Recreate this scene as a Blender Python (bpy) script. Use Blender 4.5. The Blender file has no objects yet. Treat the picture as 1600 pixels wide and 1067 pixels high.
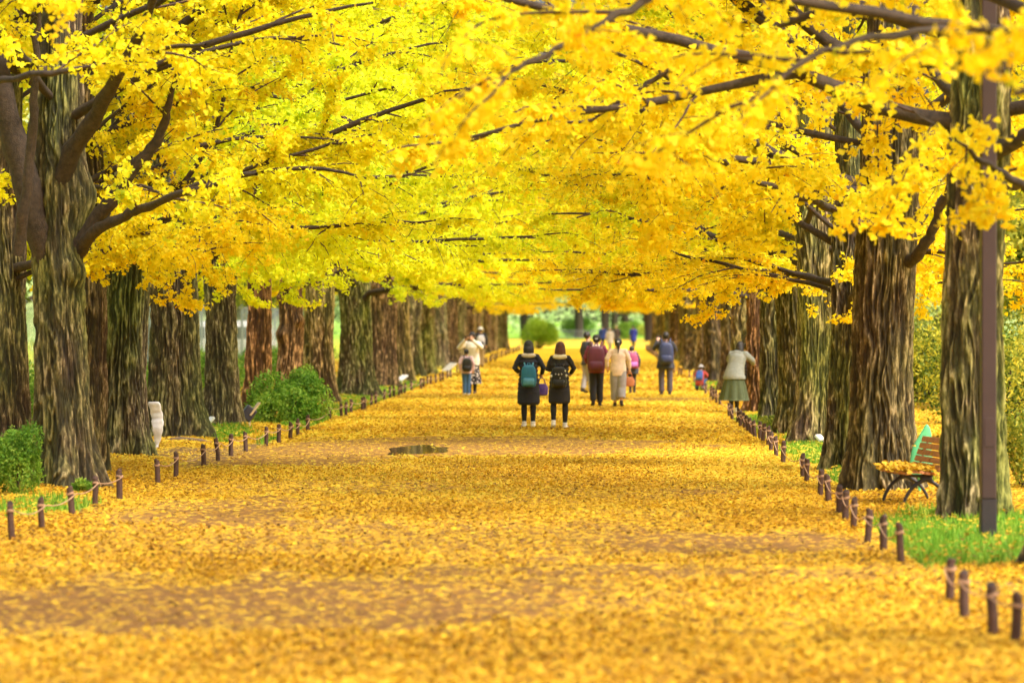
import bpy, bmesh, math, random
import numpy as np
from mathutils import Vector, Matrix

# ------------------------------------------------------------------ camera, sky, sun, exposure
SC = bpy.context.scene
C = SC.collection
R = math.radians
CAM_Z, F, HX, HY = 2.0, 6000.0, 945.0, 500.0      # eye height, focal length in photo pixels, vanishing point
cam = bpy.data.cameras.new('camera'); co = bpy.data.objects.new('camera', cam); C.objects.link(co)
cam.sensor_width = 36.0; cam.lens = 36.0*F/1600.0
cam.clip_start = 0.5; cam.clip_end = 6000
co.location = (0, 0, CAM_Z)
co.rotation_euler = (R(90) - math.atan((533.5-HY)/F), 0, math.atan((HX-800)/F))
cam.dof.use_dof = True; cam.dof.focus_distance = 54.0; cam.dof.aperture_fstop = 2.2
SC.camera = co

SUN_EL, SUN_AZ = 52, 128          # azimuth clockwise from +Y (the way the camera looks)
W = bpy.data.worlds.new('World'); SC.world = W; W.use_nodes = True
nt = W.node_tree
sky = nt.nodes.new('ShaderNodeTexSky'); sky.sky_type = 'NISHITA'; sky.sun_disc = False
sky.sun_elevation = R(SUN_EL); sky.sun_rotation = R(SUN_AZ); sky.air_density = 1.0; sky.dust_density = 9.0; sky.ozone_density = 0.6
bg = nt.nodes['Background']; bg.inputs[1].default_value = 0.15
nt.links.new(sky.outputs[0], bg.inputs[0])
sl = bpy.data.lights.new('sun', 'SUN'); so = bpy.data.objects.new('sun', sl); C.objects.link(so)
sl.energy = 1.5; sl.angle = R(14); sl.color = (1, 0.95, 0.86)
a, e = R(SUN_AZ), R(SUN_EL)
sdir = Vector((math.sin(a)*math.cos(e), math.cos(a)*math.cos(e), math.sin(e)))
so.rotation_euler = sdir.to_track_quat('Z', 'Y').to_euler(); so.location = (20, -20, 30)
SC.view_settings.view_transform = 'Standard'; SC.view_settings.look = 'None'
SC.view_settings.exposure = 1.32; SC.view_settings.gamma = 1.0
cy = SC.cycles
cy.max_bounces = 9; cy.diffuse_bounces = 6; cy.glossy_bounces = 2; cy.transmission_bounces = 6
cy.caustics_reflective = False; cy.caustics_refractive = False
cy.sample_clamp_indirect = 6.0; cy.use_denoising = True

# ------------------------------------------------------------------ helpers
rs = np.random.RandomState
def G(px, py, z=0.0):
    """photo pixel of a point at height z on flat ground -> world x, y"""
    k = (py-HY)/(CAM_Z-z)
    return (px-HX)/k, F/k

def P(px, py, Y):
    """photo pixel at distance Y -> world point"""
    return ((px-HX)*Y/F, Y, CAM_Z-(py-HY)*Y/F)

def hash3(ix, iy, iz, seed=0):
    h = (ix*374761393 + iy*668265263 + iz*2147483647 + seed*1274126177) & 0xFFFFFFFF
    h = ((h ^ (h >> 13))*1274126177) & 0xFFFFFFFF
    h = (h ^ (h >> 16))*2654435761 & 0xFFFFFFFF
    return ((h >> 8) & 0xFFFF)/65535.0

def vnoise(x, y, z, seed=0):
    x, y, z = np.broadcast_arrays(np.asarray(x, float), np.asarray(y, float), np.asarray(z, float))
    fx, fy, fz = np.floor(x), np.floor(y), np.floor(z)
    ix, iy, iz = fx.astype(np.int64), fy.astype(np.int64), fz.astype(np.int64)
    u, v, w = x-fx, y-fy, z-fz
    u = u*u*(3-2*u); v = v*v*(3-2*v); w = w*w*(3-2*w)
    r = 0
    for dx in (0, 1):
        for dy in (0, 1):
            for dz in (0, 1):
                wt = (u if dx else 1-u)*(v if dy else 1-v)*(w if dz else 1-w)
                r = r + wt*hash3(ix+dx, iy+dy, iz+dz, seed)
    return r

def sstep(a, b, x):
    t = np.clip((x-a)/(b-a), 0, 1); return t*t*(3-2*t)

class MB:
    """collects pieces of geometry and links them as ONE mesh"""
    def __init__(s): s.v = []; s.f = []; s.m = []; s.n = 0; s.att = []
    def add(s, v, f, m=0, att=None):
        v = np.asarray(v, float).reshape(-1, 3)
        s.v.append(v); 
        for q in f: s.f.append(tuple(int(i)+s.n for i in q))
        s.m += [m]*len(f); s.n += len(v)
        s.att.append(np.zeros(len(v)) if att is None else np.asarray(att))
    def tube(s, pts, rad, n=8, m=0, cap=True, sq=1.0, twist=0):
        """sq flattens the section along the side vector's normal"""
        pts = np.asarray(pts, float); rad = np.atleast_1d(rad).astype(float)
        if len(rad) == 1: rad = np.repeat(rad, len(pts))
        t = np.gradient(pts, axis=0); t /= np.linalg.norm(t, axis=1)[:, None]+1e-9
        up = np.array([0, 0, 1.0]) if abs(t[:, 2]).mean() < .8 else np.array([0, 1.0, 0])
        a1 = np.cross(t, up); a1 /= np.linalg.norm(a1, axis=1)[:, None]+1e-9
        a2 = np.cross(a1, t)
        th = np.arange(n)*2*np.pi/n + twist
        ring = pts[:, None]+rad[:, None, None]*(np.cos(th)[None, :, None]*a1[:, None]+sq*np.sin(th)[None, :, None]*a2[:, None])
        k = len(pts); f = []
        for i in range(k-1):
            for j in range(n):
                b = (j+1) % n
                f.append((i*n+j, i*n+b, (i+1)*n+b, (i+1)*n+j))
        if cap: f.append(tuple(range(n-1, -1, -1))); f.append(tuple((k-1)*n+j for j in range(n)))
        s.add(ring.reshape(-1, 3), f, m)
    def box(s, c, d, rot=None, m=0):
        v = np.array([(x, y, z) for x in (-.5, .5) for y in (-.5, .5) for z in (-.5, .5)])*np.asarray(d, float)
        if rot is not None: v = v @ np.array(rot.to_3x3()).T
        v = v+np.asarray(c, float)
        s.add(v, [(0, 1, 3, 2), (4, 6, 7, 5), (0, 4, 5, 1), (2, 3, 7, 6), (0, 2, 6, 4), (1, 5, 7, 3)], m)
    def loft(s, rings, n=20, m=0, e=2.0):
        """rings: (cx,cy,cz, rx,ry) horizontal superellipse sections"""
        th = np.arange(n)*2*np.pi/n; c, q = np.cos(th), np.sin(th)
        c = np.sign(c)*np.abs(c)**(2/e); q = np.sign(q)*np.abs(q)**(2/e)
        v = []; 
        for (x, y, z, rx, ry) in rings: v.append(np.stack([x+rx*c, y+ry*q, np.full(n, z)], 1))
        k = len(rings); f = []
        for i in range(k-1):
            for j in range(n):
                b = (j+1) % n; f.append((i*n+j, i*n+b, (i+1)*n+b, (i+1)*n+j))
        f.append(tuple(range(n-1, -1, -1))); f.append(tuple((k-1)*n+j for j in range(n)))
        s.add(np.concatenate(v), f, m)
    def ball(s, c, r, n=12, m=0):
        r = np.ones(3)*r
        k = max(5, n//2+1); v = []; f = []
        for i in range(k):
            ph = np.pi*(i+.5)/k
            for j in range(n):
                th = 2*np.pi*j/n
                v.append((c[0]+r[0]*math.sin(ph)*math.cos(th), c[1]+r[1]*math.sin(ph)*math.sin(th), c[2]-r[2]*math.cos(ph)))
        for i in range(k-1):
            for j in range(n):
                b = (j+1) % n; f.append((i*n+j, i*n+b, (i+1)*n+b, (i+1)*n+j))
        f.append(tuple(range(n-1, -1, -1))); f.append(tuple((k-1)*n+j for j in range(n)))
        s.add(v, f, m)
    def mesh(s, name, mats, smooth=True):
        me = bpy.data.meshes.new(name)
        me.from_pydata(np.concatenate(s.v).tolist(), [], s.f)
        for m in mats: me.materials.append(m)
        me.polygons.foreach_set('material_index', s.m)
        me.polygons.foreach_set('use_smooth', [smooth]*len(s.f))
        me.update(); return me
    def build(s, name, mats, parent=None, smooth=True, voxel=None, bevel=None):
        if not isinstance(mats, (list, tuple)): mats = [mats]
        me = s.mesh(name, mats, smooth)
        o = link(name, me, parent)
        if voxel: remesh(o, voxel)
        if bevel:
            b = o.modifiers.new('bevel', 'BEVEL'); b.width = bevel; b.segments = 2; b.limit_method = 'ANGLE'
        return o

def link(name, me, parent=None):
    o = bpy.data.objects.new(name, me); C.objects.link(o); o.parent = parent; return o

def remesh(o, voxel, smooth_it=6):
    md = o.modifiers.new('r', 'REMESH'); md.mode = 'VOXEL'; md.voxel_size = voxel; md.use_smooth_shade = True
    sm = o.modifiers.new('s', 'SMOOTH'); sm.iterations = smooth_it; sm.factor = .5
    dg = bpy.context.evaluated_depsgraph_get(); dg.update()
    ev = o.evaluated_get(dg); me = bpy.data.meshes.new_from_object(ev)
    mats = list(o.data.materials); o.modifiers.clear(); o.data = me
    me.materials.clear()
    for m in mats: me.materials.append(m)
    me.polygons.foreach_set('use_smooth', [True]*len(me.polygons))

def tag(o, label=None, cat=None, group=None, kind=None):
    if label: o['label'] = label
    if cat: o['category'] = cat
    if group: o['group'] = group
    if kind: o['kind'] = kind
    return o

def thing(name, label, cat, loc=(0, 0, 0), rz=0, group=None):
    o = bpy.data.objects.new(name, None); C.objects.link(o); o.location = loc; o.rotation_euler = (0, 0, rz)
    o.empty_display_size = .2
    return tag(o, label, cat, group)

def copy_tree(o, parent=None):
    c = o.copy(); C.objects.link(c); c.parent = parent
    for ch in [x for x in C.objects if x.parent == o]: copy_tree(ch, c)
    return c

# ---- fast mesh of equal-sized polygons with a per-face-corner tint
def poly_mesh(name, verts, nper, mats, tint=None, extra=None):
    """verts (N, nper, 3) polygons; extra=(verts, quads) appended with material 1"""
    N = len(verts); V = verts.reshape(-1, 3); nv = N*nper
    loops = np.arange(nv); starts = np.arange(N)*nper; tot = np.full(N, nper); mi = np.zeros(N, int)
    if extra is not None:
        ev, eq = extra
        loops = np.concatenate([loops, (eq+nv).ravel()]); starts = np.concatenate([starts, nv+np.arange(len(eq))*4])
        tot = np.concatenate([tot, np.full(len(eq), 4)]); mi = np.concatenate([mi, np.ones(len(eq), int)])
        V = np.concatenate([V, ev])
    me = bpy.data.meshes.new(name)
    me.vertices.add(len(V)); me.vertices.foreach_set('co', V.ravel().astype(np.float32))
    me.loops.add(len(loops)); me.loops.foreach_set('vertex_index', loops.astype(np.int32))
    me.polygons.add(len(starts)); me.polygons.foreach_set('loop_start', starts.astype(np.int32))
    me.polygons.foreach_set('loop_total', tot.astype(np.int32)); me.polygons.foreach_set('material_index', mi.astype(np.int32))
    for m in mats: me.materials.append(m)
    if tint is not None:
        at = me.attributes.new('tint', 'FLOAT', 'POINT')
        t = np.zeros(len(V), np.float32); t[:nv] = np.repeat(tint, nper); at.data.foreach_set('value', t)
    me.update(calc_edges=True); me.validate()
    return me

FAN = np.array([(0, 0, 0), (-.36, .42, .05), (-.52, .78, .10), (-.14, .98, .02), (0, .80, 0), (.16, .98, .02), (.52, .76, .10), (.35, .40, .05)])
FAN4 = np.array([(0, 0, 0), (-.5, .62, .08), (0, .95, 0), (.5, .6, .08)])
OVAL = np.array([(0, 0, 0), (-.24, .45, .05), (0, 1, 0), (.24, .45, .05)])
def leaves(pos, size, normal_up, rng, shape=FAN, dirs=None, curl=1.0):
    """one leaf per pos; normal_up 0..1 = how much the leaf faces up"""
    N = len(pos)
    nrm = rng.normal(size=(N, 3)); nrm /= np.linalg.norm(nrm, axis=1)[:, None]
    nrm = nrm*(1-normal_up)+np.array([0, 0, 1.0])*normal_up
    nrm /= np.linalg.norm(nrm, axis=1)[:, None]
    d = rng.normal(size=(N, 3)) if dirs is None else dirs+rng.normal(size=(N, 3))*.5
    y = d-nrm*(d*nrm).sum(1)[:, None]; y /= np.linalg.norm(y, axis=1)[:, None]+1e-9
    x = np.cross(y, nrm)
    s = size if np.ndim(size) else np.full(N, size)
    sh = shape[None]*s[:, None, None]
    cz = (rng.uniform(-.5, 2.5, N)*curl)[:, None, None]
    return pos[:, None]+sh[..., 0:1]*x[:, None]+sh[..., 1:2]*y[:, None]+sh[..., 2:3]*cz*nrm[:, None]

# ------------------------------------------------------------------ materials
def mat(name):
    m = bpy.data.materials.new(name); m.use_nodes = True
    return m, m.node_tree, m.node_tree.nodes['Principled BSDF']
def N_(nt, t, **k):
    n = nt.nodes.new(t)
    for a, b in k.items():
        if hasattr(n, a): setattr(n, a, b)
        else: n.inputs[a].default_value = b
    return n
def ramp(nt, stops, fac=None):
    r = nt.nodes.new('ShaderNodeValToRGB'); el = r.color_ramp.elements
    while len(el) < len(stops): el.new(.5)
    for q, (p, c) in zip(el, stops): q.position = p; q.color = (*c, 1)
    if fac is not None: nt.links.new(fac, r.inputs[0])
    return r
def mixc(nt, fac, a, b, mode='MIX'):
    m = nt.nodes.new('ShaderNodeMix'); m.data_type = 'RGBA'; m.blend_type = mode
    for s, v in ((m.inputs[0], fac), (m.inputs[6], a), (m.inputs[7], b)):
        if hasattr(v, 'is_output') or hasattr(v, 'links'): nt.links.new(v, s)
        elif isinstance(v, tuple): s.default_value = (*v, 1)
        else: s.default_value = v
    return m.outputs[2]

def simple(name, col, rough=.7, var=.25, scale=8, bump=.15, metal=0, bscale=None):
    m, nt, b = mat(name)
    tc = N_(nt, 'ShaderNodeTexCoord'); no = N_(nt, 'ShaderNodeTexNoise', Scale=scale, Detail=5.0, Roughness=.6)
    nt.links.new(tc.outputs['Object'], no.inputs['Vector'])
    r = ramp(nt, [(.25, tuple(c*(1-var) for c in col)), (.75, tuple(min(1, c*(1+var)) for c in col))], no.outputs['Fac'])
    nt.links.new(r.outputs[0], b.inputs['Base Color']); b.inputs['Roughness'].default_value = rough; b.inputs['Metallic'].default_value = metal
    if bump:
        n2 = N_(nt, 'ShaderNodeTexNoise', Scale=bscale or scale*4, Detail=4.0)
        nt.links.new(tc.outputs['Object'], n2.inputs['Vector'])
        bp = N_(nt, 'ShaderNodeBump', Strength=bump, Distance=.02)
        nt.links.new(n2.outputs['Fac'], bp.inputs['Height']); nt.links.new(bp.outputs[0], b.inputs['Normal'])
    return m

def leaf_mat(name, stops, trans=.55, rough=.55, obj_tint=False):
    m, nt, b = mat(name)
    at = N_(nt, 'ShaderNodeAttribute', attribute_name='tint')
    r = ramp(nt, stops, at.outputs['Fac']); col = r.outputs[0]
    if obj_tint:
        oi = N_(nt, 'ShaderNodeObjectInfo')
        col = mixc(nt, 1.0, col, oi.outputs['Color'], 'MULTIPLY')
    b.inputs['Roughness'].default_value = rough; b.inputs['Specular IOR Level'].default_value = .25
    nt.links.new(col, b.inputs['Base Color'])
    tr = N_(nt, 'ShaderNodeBsdfTranslucent'); nt.links.new(col, tr.inputs[0])
    mx = N_(nt, 'ShaderNodeMixShader'); mx.inputs[0].default_value = trans
    nt.links.new(b.outputs[0], mx.inputs[1]); nt.links.new(tr.outputs[0], mx.inputs[2])
    nt.links.new(mx.outputs[0], nt.nodes['Material Output'].inputs[0])
    return m

M_leaf = leaf_mat('ginkgo_leaf', [(0, (.55, .62, .04)), (.18, (.86, .78, .03)), (.6, (.95, .80, .02)), (.93, (.95, .68, .015)), (1, (.80, .45, .02))], .62, obj_tint=True)
M_fall = leaf_mat('fallen_leaf', [(0, (.62, .54, .06)), (.2, (.70, .48, .04)), (.5, (.53, .31, .022)), (.75, (.32, .155, .015)), (1, (.10, .05, .012))], .25, .5)
M_green = leaf_mat('green_leaf', [(0, (.04, .12, .012)), (.5, (.16, .34, .03)), (1, (.42, .54, .08))], .5)
M_lime = leaf_mat('lime_leaf', [(0, (.03, .07, .01)), (.45, (.20, .27, .03)), (1, (.66, .58, .06))], .5)
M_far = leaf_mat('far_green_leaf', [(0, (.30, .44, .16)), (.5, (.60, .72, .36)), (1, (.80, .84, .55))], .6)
M_glow = leaf_mat('bright_green_leaf', [(0, (.10, .24, .01)), (.5, (.34, .56, .03)), (1, (.62, .74, .10))], .55)
M_grass = leaf_mat('grass_blade', [(0, (.08, .22, .02)), (.6, (.20, .42, .035)), (1, (.42, .52, .07))], .45)

def bark_mat():
    m, nt, b = mat('bark')
    tc = N_(nt, 'ShaderNodeTexCoord')
    mp = N_(nt, 'ShaderNodeMapping'); mp.inputs['Scale'].default_value = (1, 1, .30)
    nt.links.new(tc.outputs['Object'], mp.inputs[0])
    rd = N_(nt, 'ShaderNodeAttribute', attribute_name='ridge')      # cork ridges are pale, the young bark between them brown
    n1 = N_(nt, 'ShaderNodeTexNoise', Scale=26.0, Detail=6.0, Roughness=.65); nt.links.new(mp.outputs[0], n1.inputs['Vector'])
    ad = N_(nt, 'ShaderNodeMath', operation='MULTIPLY_ADD'); nt.links.new(rd.outputs['Fac'], ad.inputs[0]); ad.inputs[1].default_value = .50
    nt.links.new(n1.outputs['Fac'], ad.inputs[2])
    r = ramp(nt, [(.42, (.009, .006, .004)), (.72, (.036, .024, .013)), (.92, (.105, .078, .042)), (1, (.30, .245, .15))], ad.outputs[0])
    # moss and algae in broad patches
    n2 = N_(nt, 'ShaderNodeTexNoise', Scale=1.6, Detail=4.0, Roughness=.6); 
    mp2 = N_(nt, 'ShaderNodeMapping'); mp2.inputs['Scale'].default_value = (1, 1, .35)
    oi = N_(nt, 'ShaderNodeObjectInfo')
    nt.links.new(tc.outputs['Object'], mp2.inputs[0]); nt.links.new(oi.outputs['Location'], mp2.inputs['Location'])
    nt.links.new(mp2.outputs[0], n2.inputs['Vector'])
    mf = ramp(nt, [(.36, (0, 0, 0)), (.62, (1, 1, 1))], n2.outputs['Fac'])
    sc = N_(nt, 'ShaderNodeMath', operation='MULTIPLY'); nt.links.new(mf.outputs[0], sc.inputs[0])
    sp = N_(nt, 'ShaderNodeSeparateColor'); nt.links.new(oi.outputs['Color'], sp.inputs[0]); nt.links.new(sp.outputs[1], sc.inputs[1])
    moss = ramp(nt, [(.42, (.008, .012, .004)), (.74, (.042, .055, .010)), (1, (.20, .22, .055))], ad.outputs[0])
    c = mixc(nt, sc.outputs[0], r.outputs[0], moss.outputs[0])
    # reddish barks on some trees
    c2 = mixc(nt, sp.outputs[0], c, mixc(nt, 1.0, c, (1.35, .88, .72), 'MULTIPLY'))
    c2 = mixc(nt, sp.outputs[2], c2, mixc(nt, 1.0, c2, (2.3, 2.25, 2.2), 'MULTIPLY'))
    nt.links.new(c2, b.inputs['Base Color']); b.inputs['Roughness'].default_value = .85; b.inputs['Specular IOR Level'].default_value = .35
    n3 = N_(nt, 'ShaderNodeTexNoise', Scale=60.0, Detail=6.0); nt.links.new(mp.outputs[0], n3.inputs['Vector'])
    bp = N_(nt, 'ShaderNodeBump', Strength=.6, Distance=.02); nt.links.new(n3.outputs['Fac'], bp.inputs['Height'])
    nt.links.new(bp.outputs[0], b.inputs['Normal'])
    return m
M_bark = bark_mat()
M_branch = simple('branch_bark', (.045, .030, .020), .85, .6, 16, .9)
M_twig = simple('twig', (.055, .028, .018), .8, .3, 20, .2)
M_dark = simple('bush_stem', (.05, .035, .02), .9, .3, 20, .3)

def ground_mat(name, dirt, yellow, green=True):
    m, nt, b = mat(name)
    tc = N_(nt, 'ShaderNodeTexCoord')
    cov = N_(nt, 'ShaderNodeAttribute', attribute_name='cover')
    vo = N_(nt, 'ShaderNodeTexVoronoi', Scale=21.0, Randomness=1.0); nt.links.new(tc.outputs['Object'], vo.inputs['Vector'])
    lf = ramp(nt, yellow, None)
    s0 = N_(nt, 'ShaderNodeSeparateColor'); nt.links.new(vo.outputs['Color'], s0.inputs[0]); nt.links.new(s0.outputs[0], lf.inputs[0])
    nd = N_(nt, 'ShaderNodeTexNoise', Scale=5.0, Detail=12.0, Roughness=.8); nt.links.new(tc.outputs['Object'], nd.inputs['Vector'])
    dr = ramp(nt, [(.35, tuple(c*.45 for c in dirt)), (.65, tuple(c*1.5 for c in dirt))], nd.outputs['Fac'])
    th = N_(nt, 'ShaderNodeMath', operation='GREATER_THAN')       # each cell is a leaf or bare earth
    jt = N_(nt, 'ShaderNodeMath', operation='MULTIPLY_ADD'); nt.links.new(nd.outputs['Fac'], jt.inputs[0]); jt.inputs[1].default_value = .5
    nt.links.new(cov.outputs['Fac'], jt.inputs[2])
    a2 = N_(nt, 'ShaderNodeMath', operation='SUBTRACT'); nt.links.new(jt.outputs[0], a2.inputs[0]); a2.inputs[1].default_value = .25
    nt.links.new(a2.outputs[0], th.inputs[0]); nt.links.new(s0.outputs[1], th.inputs[1])
    c = mixc(nt, th.outputs[0], dr.outputs[0], lf.outputs[0])
    if green:
        ga = N_(nt, 'ShaderNodeAttribute', attribute_name='green')
        g2 = N_(nt, 'ShaderNodeMath', operation='GREATER_THAN'); nt.links.new(ga.outputs['Fac'], g2.inputs[0]); nt.links.new(s0.outputs[2], g2.inputs[1])
        gr = ramp(nt, [(.3, (.10, .25, .02)), (.7, (.26, .42, .05))], nd.outputs['Fac'])
        c = mixc(nt, g2.outputs[0], c, gr.outputs[0])
    nt.links.new(c, b.inputs['Base Color']); b.inputs['Roughness'].default_value = .9; b.inputs['Specular IOR Level'].default_value = .08
    bp = N_(nt, 'ShaderNodeBump', Strength=.7, Distance=.02); nt.links.new(vo.outputs['Distance'], bp.inputs['Height'])
    nt.links.new(bp.outputs[0], b.inputs['Normal'])
    return m
YEL = [(0, (.62, .32, .015)), (.5, (.78, .50, .02)), (1, (.88, .64, .05))]
M_path = ground_mat('leafy_path', (.20, .105, .034), YEL, False)
M_ground = ground_mat('leafy_ground', (.17, .10, .045), YEL, True)

# ------------------------------------------------------------------ ground
DIRT = [(640, 701, 300, 15, .95), (820, 692, 240, 11, .75), (430, 716, 200, 16, .75), (1000, 700, 200, 12, .45), (720, 842, 520, 30, .42), (1150, 850, 200, 15, .75),
        (180, 955, 420, 50, .62), (650, 935, 380, 45, .5), (330, 800, 190, 22, .55), (500, 760, 260, 16, .4), (1030, 624, 120, 4, .8), (960, 540, 150, 2, .3),
        (900, 892, 260, 10, .4), (1000, 770, 240, 9, .25), (1280, 900, 200, 14, .3), (640, 652, 130, 4, .3)]
def cover(x, y):
    y = np.maximum(y, 3)
    px = HX+x*F/y; py = HY+2*F/y
    c = np.full(np.shape(x), .97)-.26*sstep(630, 790, py)*(1-sstep(960, 1040, py))
    n = vnoise(x*.9, y*.35, 0, 3); n2 = vnoise(x*2.3, y*.9, 1, 5)
    for (cx, cy_, rx, ry, a_) in DIRT:
        q = ((px-cx)/rx)**2+((py-cy_)/ry)**2
        c = c-.97*a_*(1-sstep(.0, 1.7, q*(.35+1.3*n2)))
    c = c-.28*sstep(.52, .8, n)*sstep(.3, .7, n2)
    c = np.where(y > 300, .55, c)
    return np.clip(c, .12, 1)
GREEN = [(1480, 845, 190, 48, 1), (1290, 700, 70, 26, 1), (1330, 745, 40, 14, .8), (1430, 745, 40, 14, .5), (1190, 665, 60, 16, .9), (1110, 603, 30, 8, .8), (600, 612, 110, 26, .95), (560, 642, 70, 12, .8),
         (480, 662, 50, 10, .9), (330, 676, 70, 14, .9), (440, 690, 50, 8, .6), (700, 575, 50, 10, .6), (90, 790, 90, 12, .5), (1250, 670, 60, 14, .7), (30, 800, 60, 12, .35), (1560, 870, 80, 20, .6)]
def green(x, y):
    y = np.maximum(y, 3); px = HX+x*F/y; py = HY+2*F/y; g = np.zeros(np.shape(x))
    n2 = vnoise(x*2.1, y*.8, 7, 9)
    for (cx, cy_, rx, ry, a_) in GREEN:
        q = ((px-cx)/rx)**2+((py-cy_)/ry)**2
        g = np.maximum(g, a_*(1-sstep(.35, 1.2, q*(.5+n2))))
    g = np.where((x > -5.5) & (x < 2.55), 0, g)
    far = sstep(9, 14, np.abs(x+1.5))*.75
    return np.maximum(np.maximum(g, far), sstep(370, 400, y))
def sheet(name, xs, ys, z, m, grn, hgt=None):
    X, Y = np.meshgrid(xs, ys, indexing='ij'); a_, b_ = X.shape
    Z = np.full(X.shape, float(z)) if hgt is None else z+hgt(X, Y)
    V = np.stack([X, Y, Z], -1).reshape(-1, 3)
    i = np.arange(a_-1)[:, None]*b_+np.arange(b_-1)[None]
    q = np.stack([i, i+b_, i+b_+1, i+1], -1).reshape(-1, 4)
    me = poly_mesh(name, np.zeros((0, 4, 3)), 4, [m, m], None, (V, q))
    t = me.attributes.new('cover', 'FLOAT', 'POINT'); t.data.foreach_set('value', cover(V[:, 0], V[:, 1]).astype(np.float32))
    if grn: t = me.attributes.new('green', 'FLOAT', 'POINT'); t.data.foreach_set('value', green(V[:, 0], V[:, 1]).astype(np.float32))
    o = link(name, me); tag(o, kind='structure'); return o
def mound(x, y):
    out = np.maximum(np.abs(x+1.45)-4.1, 0)
    return np.minimum(out*.05, .06)*sstep(.2, .9, vnoise(x*.7, y*.4, 2, 4)+.2)*(np.abs(x) < 40)
xs = np.unique(np.concatenate([[-2500, -900, -300, -120, -60, -40, -30, -24, -20], np.arange(-16, 12.01, .25), [14, 18, 24, 32, 45, 60, 120, 300, 900, 2500]]))
ys = np.unique(np.concatenate([[-200, -20, 0, 8], np.arange(14, 110, .4), np.arange(110, 330, 2.0), [340, 370, 420, 500, 700, 1200, 2500, 5000]]))
sheet('ground', xs, ys, -.012, M_ground, True, mound)
sheet('path', np.arange(-5.45, 2.56, .2), np.concatenate([np.arange(6, 90, .35), np.arange(90, 330, 1.5)]), 0.004, M_path, False)

def scatter_leaves():
    r = rs(11); out = []; tn = []
    for (y0, y1, dens, size) in ((17, 32, 1150, .042), (32, 62, 900, .042), (62, 110, 330, .064), (110, 180, 45, .14)):
        A = 22*(y1-y0); n = int(A*dens)
        x = r.uniform(-13, 9, n); y = r.uniform(y0, y1, n)
        px = HX+x*F/y; c = cover(x, y); g = green(x, y)
        keep = (px > -160) & (px < 1760) & (r.uniform(size=n) < (c**2.1)*np.where(g > .3, .13, 1))
        x, y, c = x[keep], y[keep], c[keep]
        pcx, pcy = G(655, 704.5); kk = (((x-pcx)/.55)**2+((y-pcy)/2.1)**2 > 1) | (r.uniform(size=len(x)) < .1); x, y, c = x[kk], y[kk], c[kk]
        z = np.where((x > -5.45) & (x < 2.55), .006, -.008)+np.where(green(x, y) > .3, .05, 0)+mound(x, y)*((x < -5.45) | (x > 2.55))+r.uniform(.0, .022, len(x))
        pos = np.stack([x, y, z], 1)
        out.append(leaves(pos, r.uniform(.75, 1.25, len(x))*size, .72, r, FAN4 if y0 > 60 else FAN, curl=1.6))
        py = HY+2*F/y
        warm = sstep(690, 900, py)*.25-.08                 # older, more orange leaves lie nearer
        tn.append(np.clip(r.beta(2, 2.4, len(x))*.75+warm+.3*(vnoise(x*.6, y*.3, 5, 8)-.5)+(r.uniform(size=len(x)) < .10)*.5, 0, 1))
    for o_, t_, nm, lb in ((out[:2], tn[:2], 'fallen_leaves', 'golden ginkgo leaves carpeting the near part of the path'), (out[2:], tn[2:], 'fallen_leaves', 'yellow ginkgo leaves carpeting the far part of the path')):
        V = np.concatenate(o_); me = poly_mesh(nm, V, V.shape[1], [M_fall], np.concatenate(t_))
        tag(link(nm, me), lb, 'fallen leaves', kind='stuff')
scatter_leaves()

def grass():
    r = rs(5); n = 900000
    y = r.uniform(28, 120, n); x = r.uniform(-12, 9, n); g = green(x, y)*(np.abs(x+1.5) < 10)
    k = (r.uniform(size=n) < g*.9) & ((x < -5.5) | (x > 2.6)); x, y = x[k], y[k]
    h = r.uniform(.05, .12, len(x)); w = .007+y*.00008
    th = r.uniform(0, 6.28, len(x)); ln = r.normal(0, .025, (len(x), 2))
    z = -.012+mound(x, y)
    a_ = np.stack([x-np.cos(th)*w, y-np.sin(th)*w, z], 1); b_ = np.stack([x+np.cos(th)*w, y+np.sin(th)*w, z], 1)
    c_ = np.stack([x+ln[:, 0], y+ln[:, 1], z+h], 1)
    me = poly_mesh('grass', np.stack([a_, b_, c_], 1), 3, [M_grass], r.uniform(size=len(x)))
    tag(link('grass', me), 'short bright green grass on the verges beside the stakes', 'grass', kind='stuff')
grass()

# puddle
def puddle():
    m, nt, b = mat('puddle_water'); b.inputs['Base Color'].default_value = (.03, .03, .018, 1); b.inputs['Roughness'].default_value = .04
    b.inputs['IOR'].default_value = 1.33
    no = N_(nt, 'ShaderNodeTexNoise', Scale=3.0, Detail=2.0); bp = N_(nt, 'ShaderNodeBump', Strength=.03)
    nt.links.new(no.outputs[0], bp.inputs['Height']); nt.links.new(bp.outputs[0], b.inputs['Normal'])
    cx, cy_ = G(655, 704.5); n = 90; v = []
    for i in range(n):
        t = i*2*math.pi/n; q = .62+.75*float(vnoise(math.cos(t)*1.8+5, math.sin(t)*1.8+5, 0, 31))
        v.append((cx+.52*q*math.cos(t), cy_+2.0*q*math.sin(t), .0085))
    me = bpy.data.meshes.new('puddle'); me.from_pydata(v, [], [tuple(range(n))]); me.materials.append(m)
    tag(link('puddle', me), kind='structure')
puddle()

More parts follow.
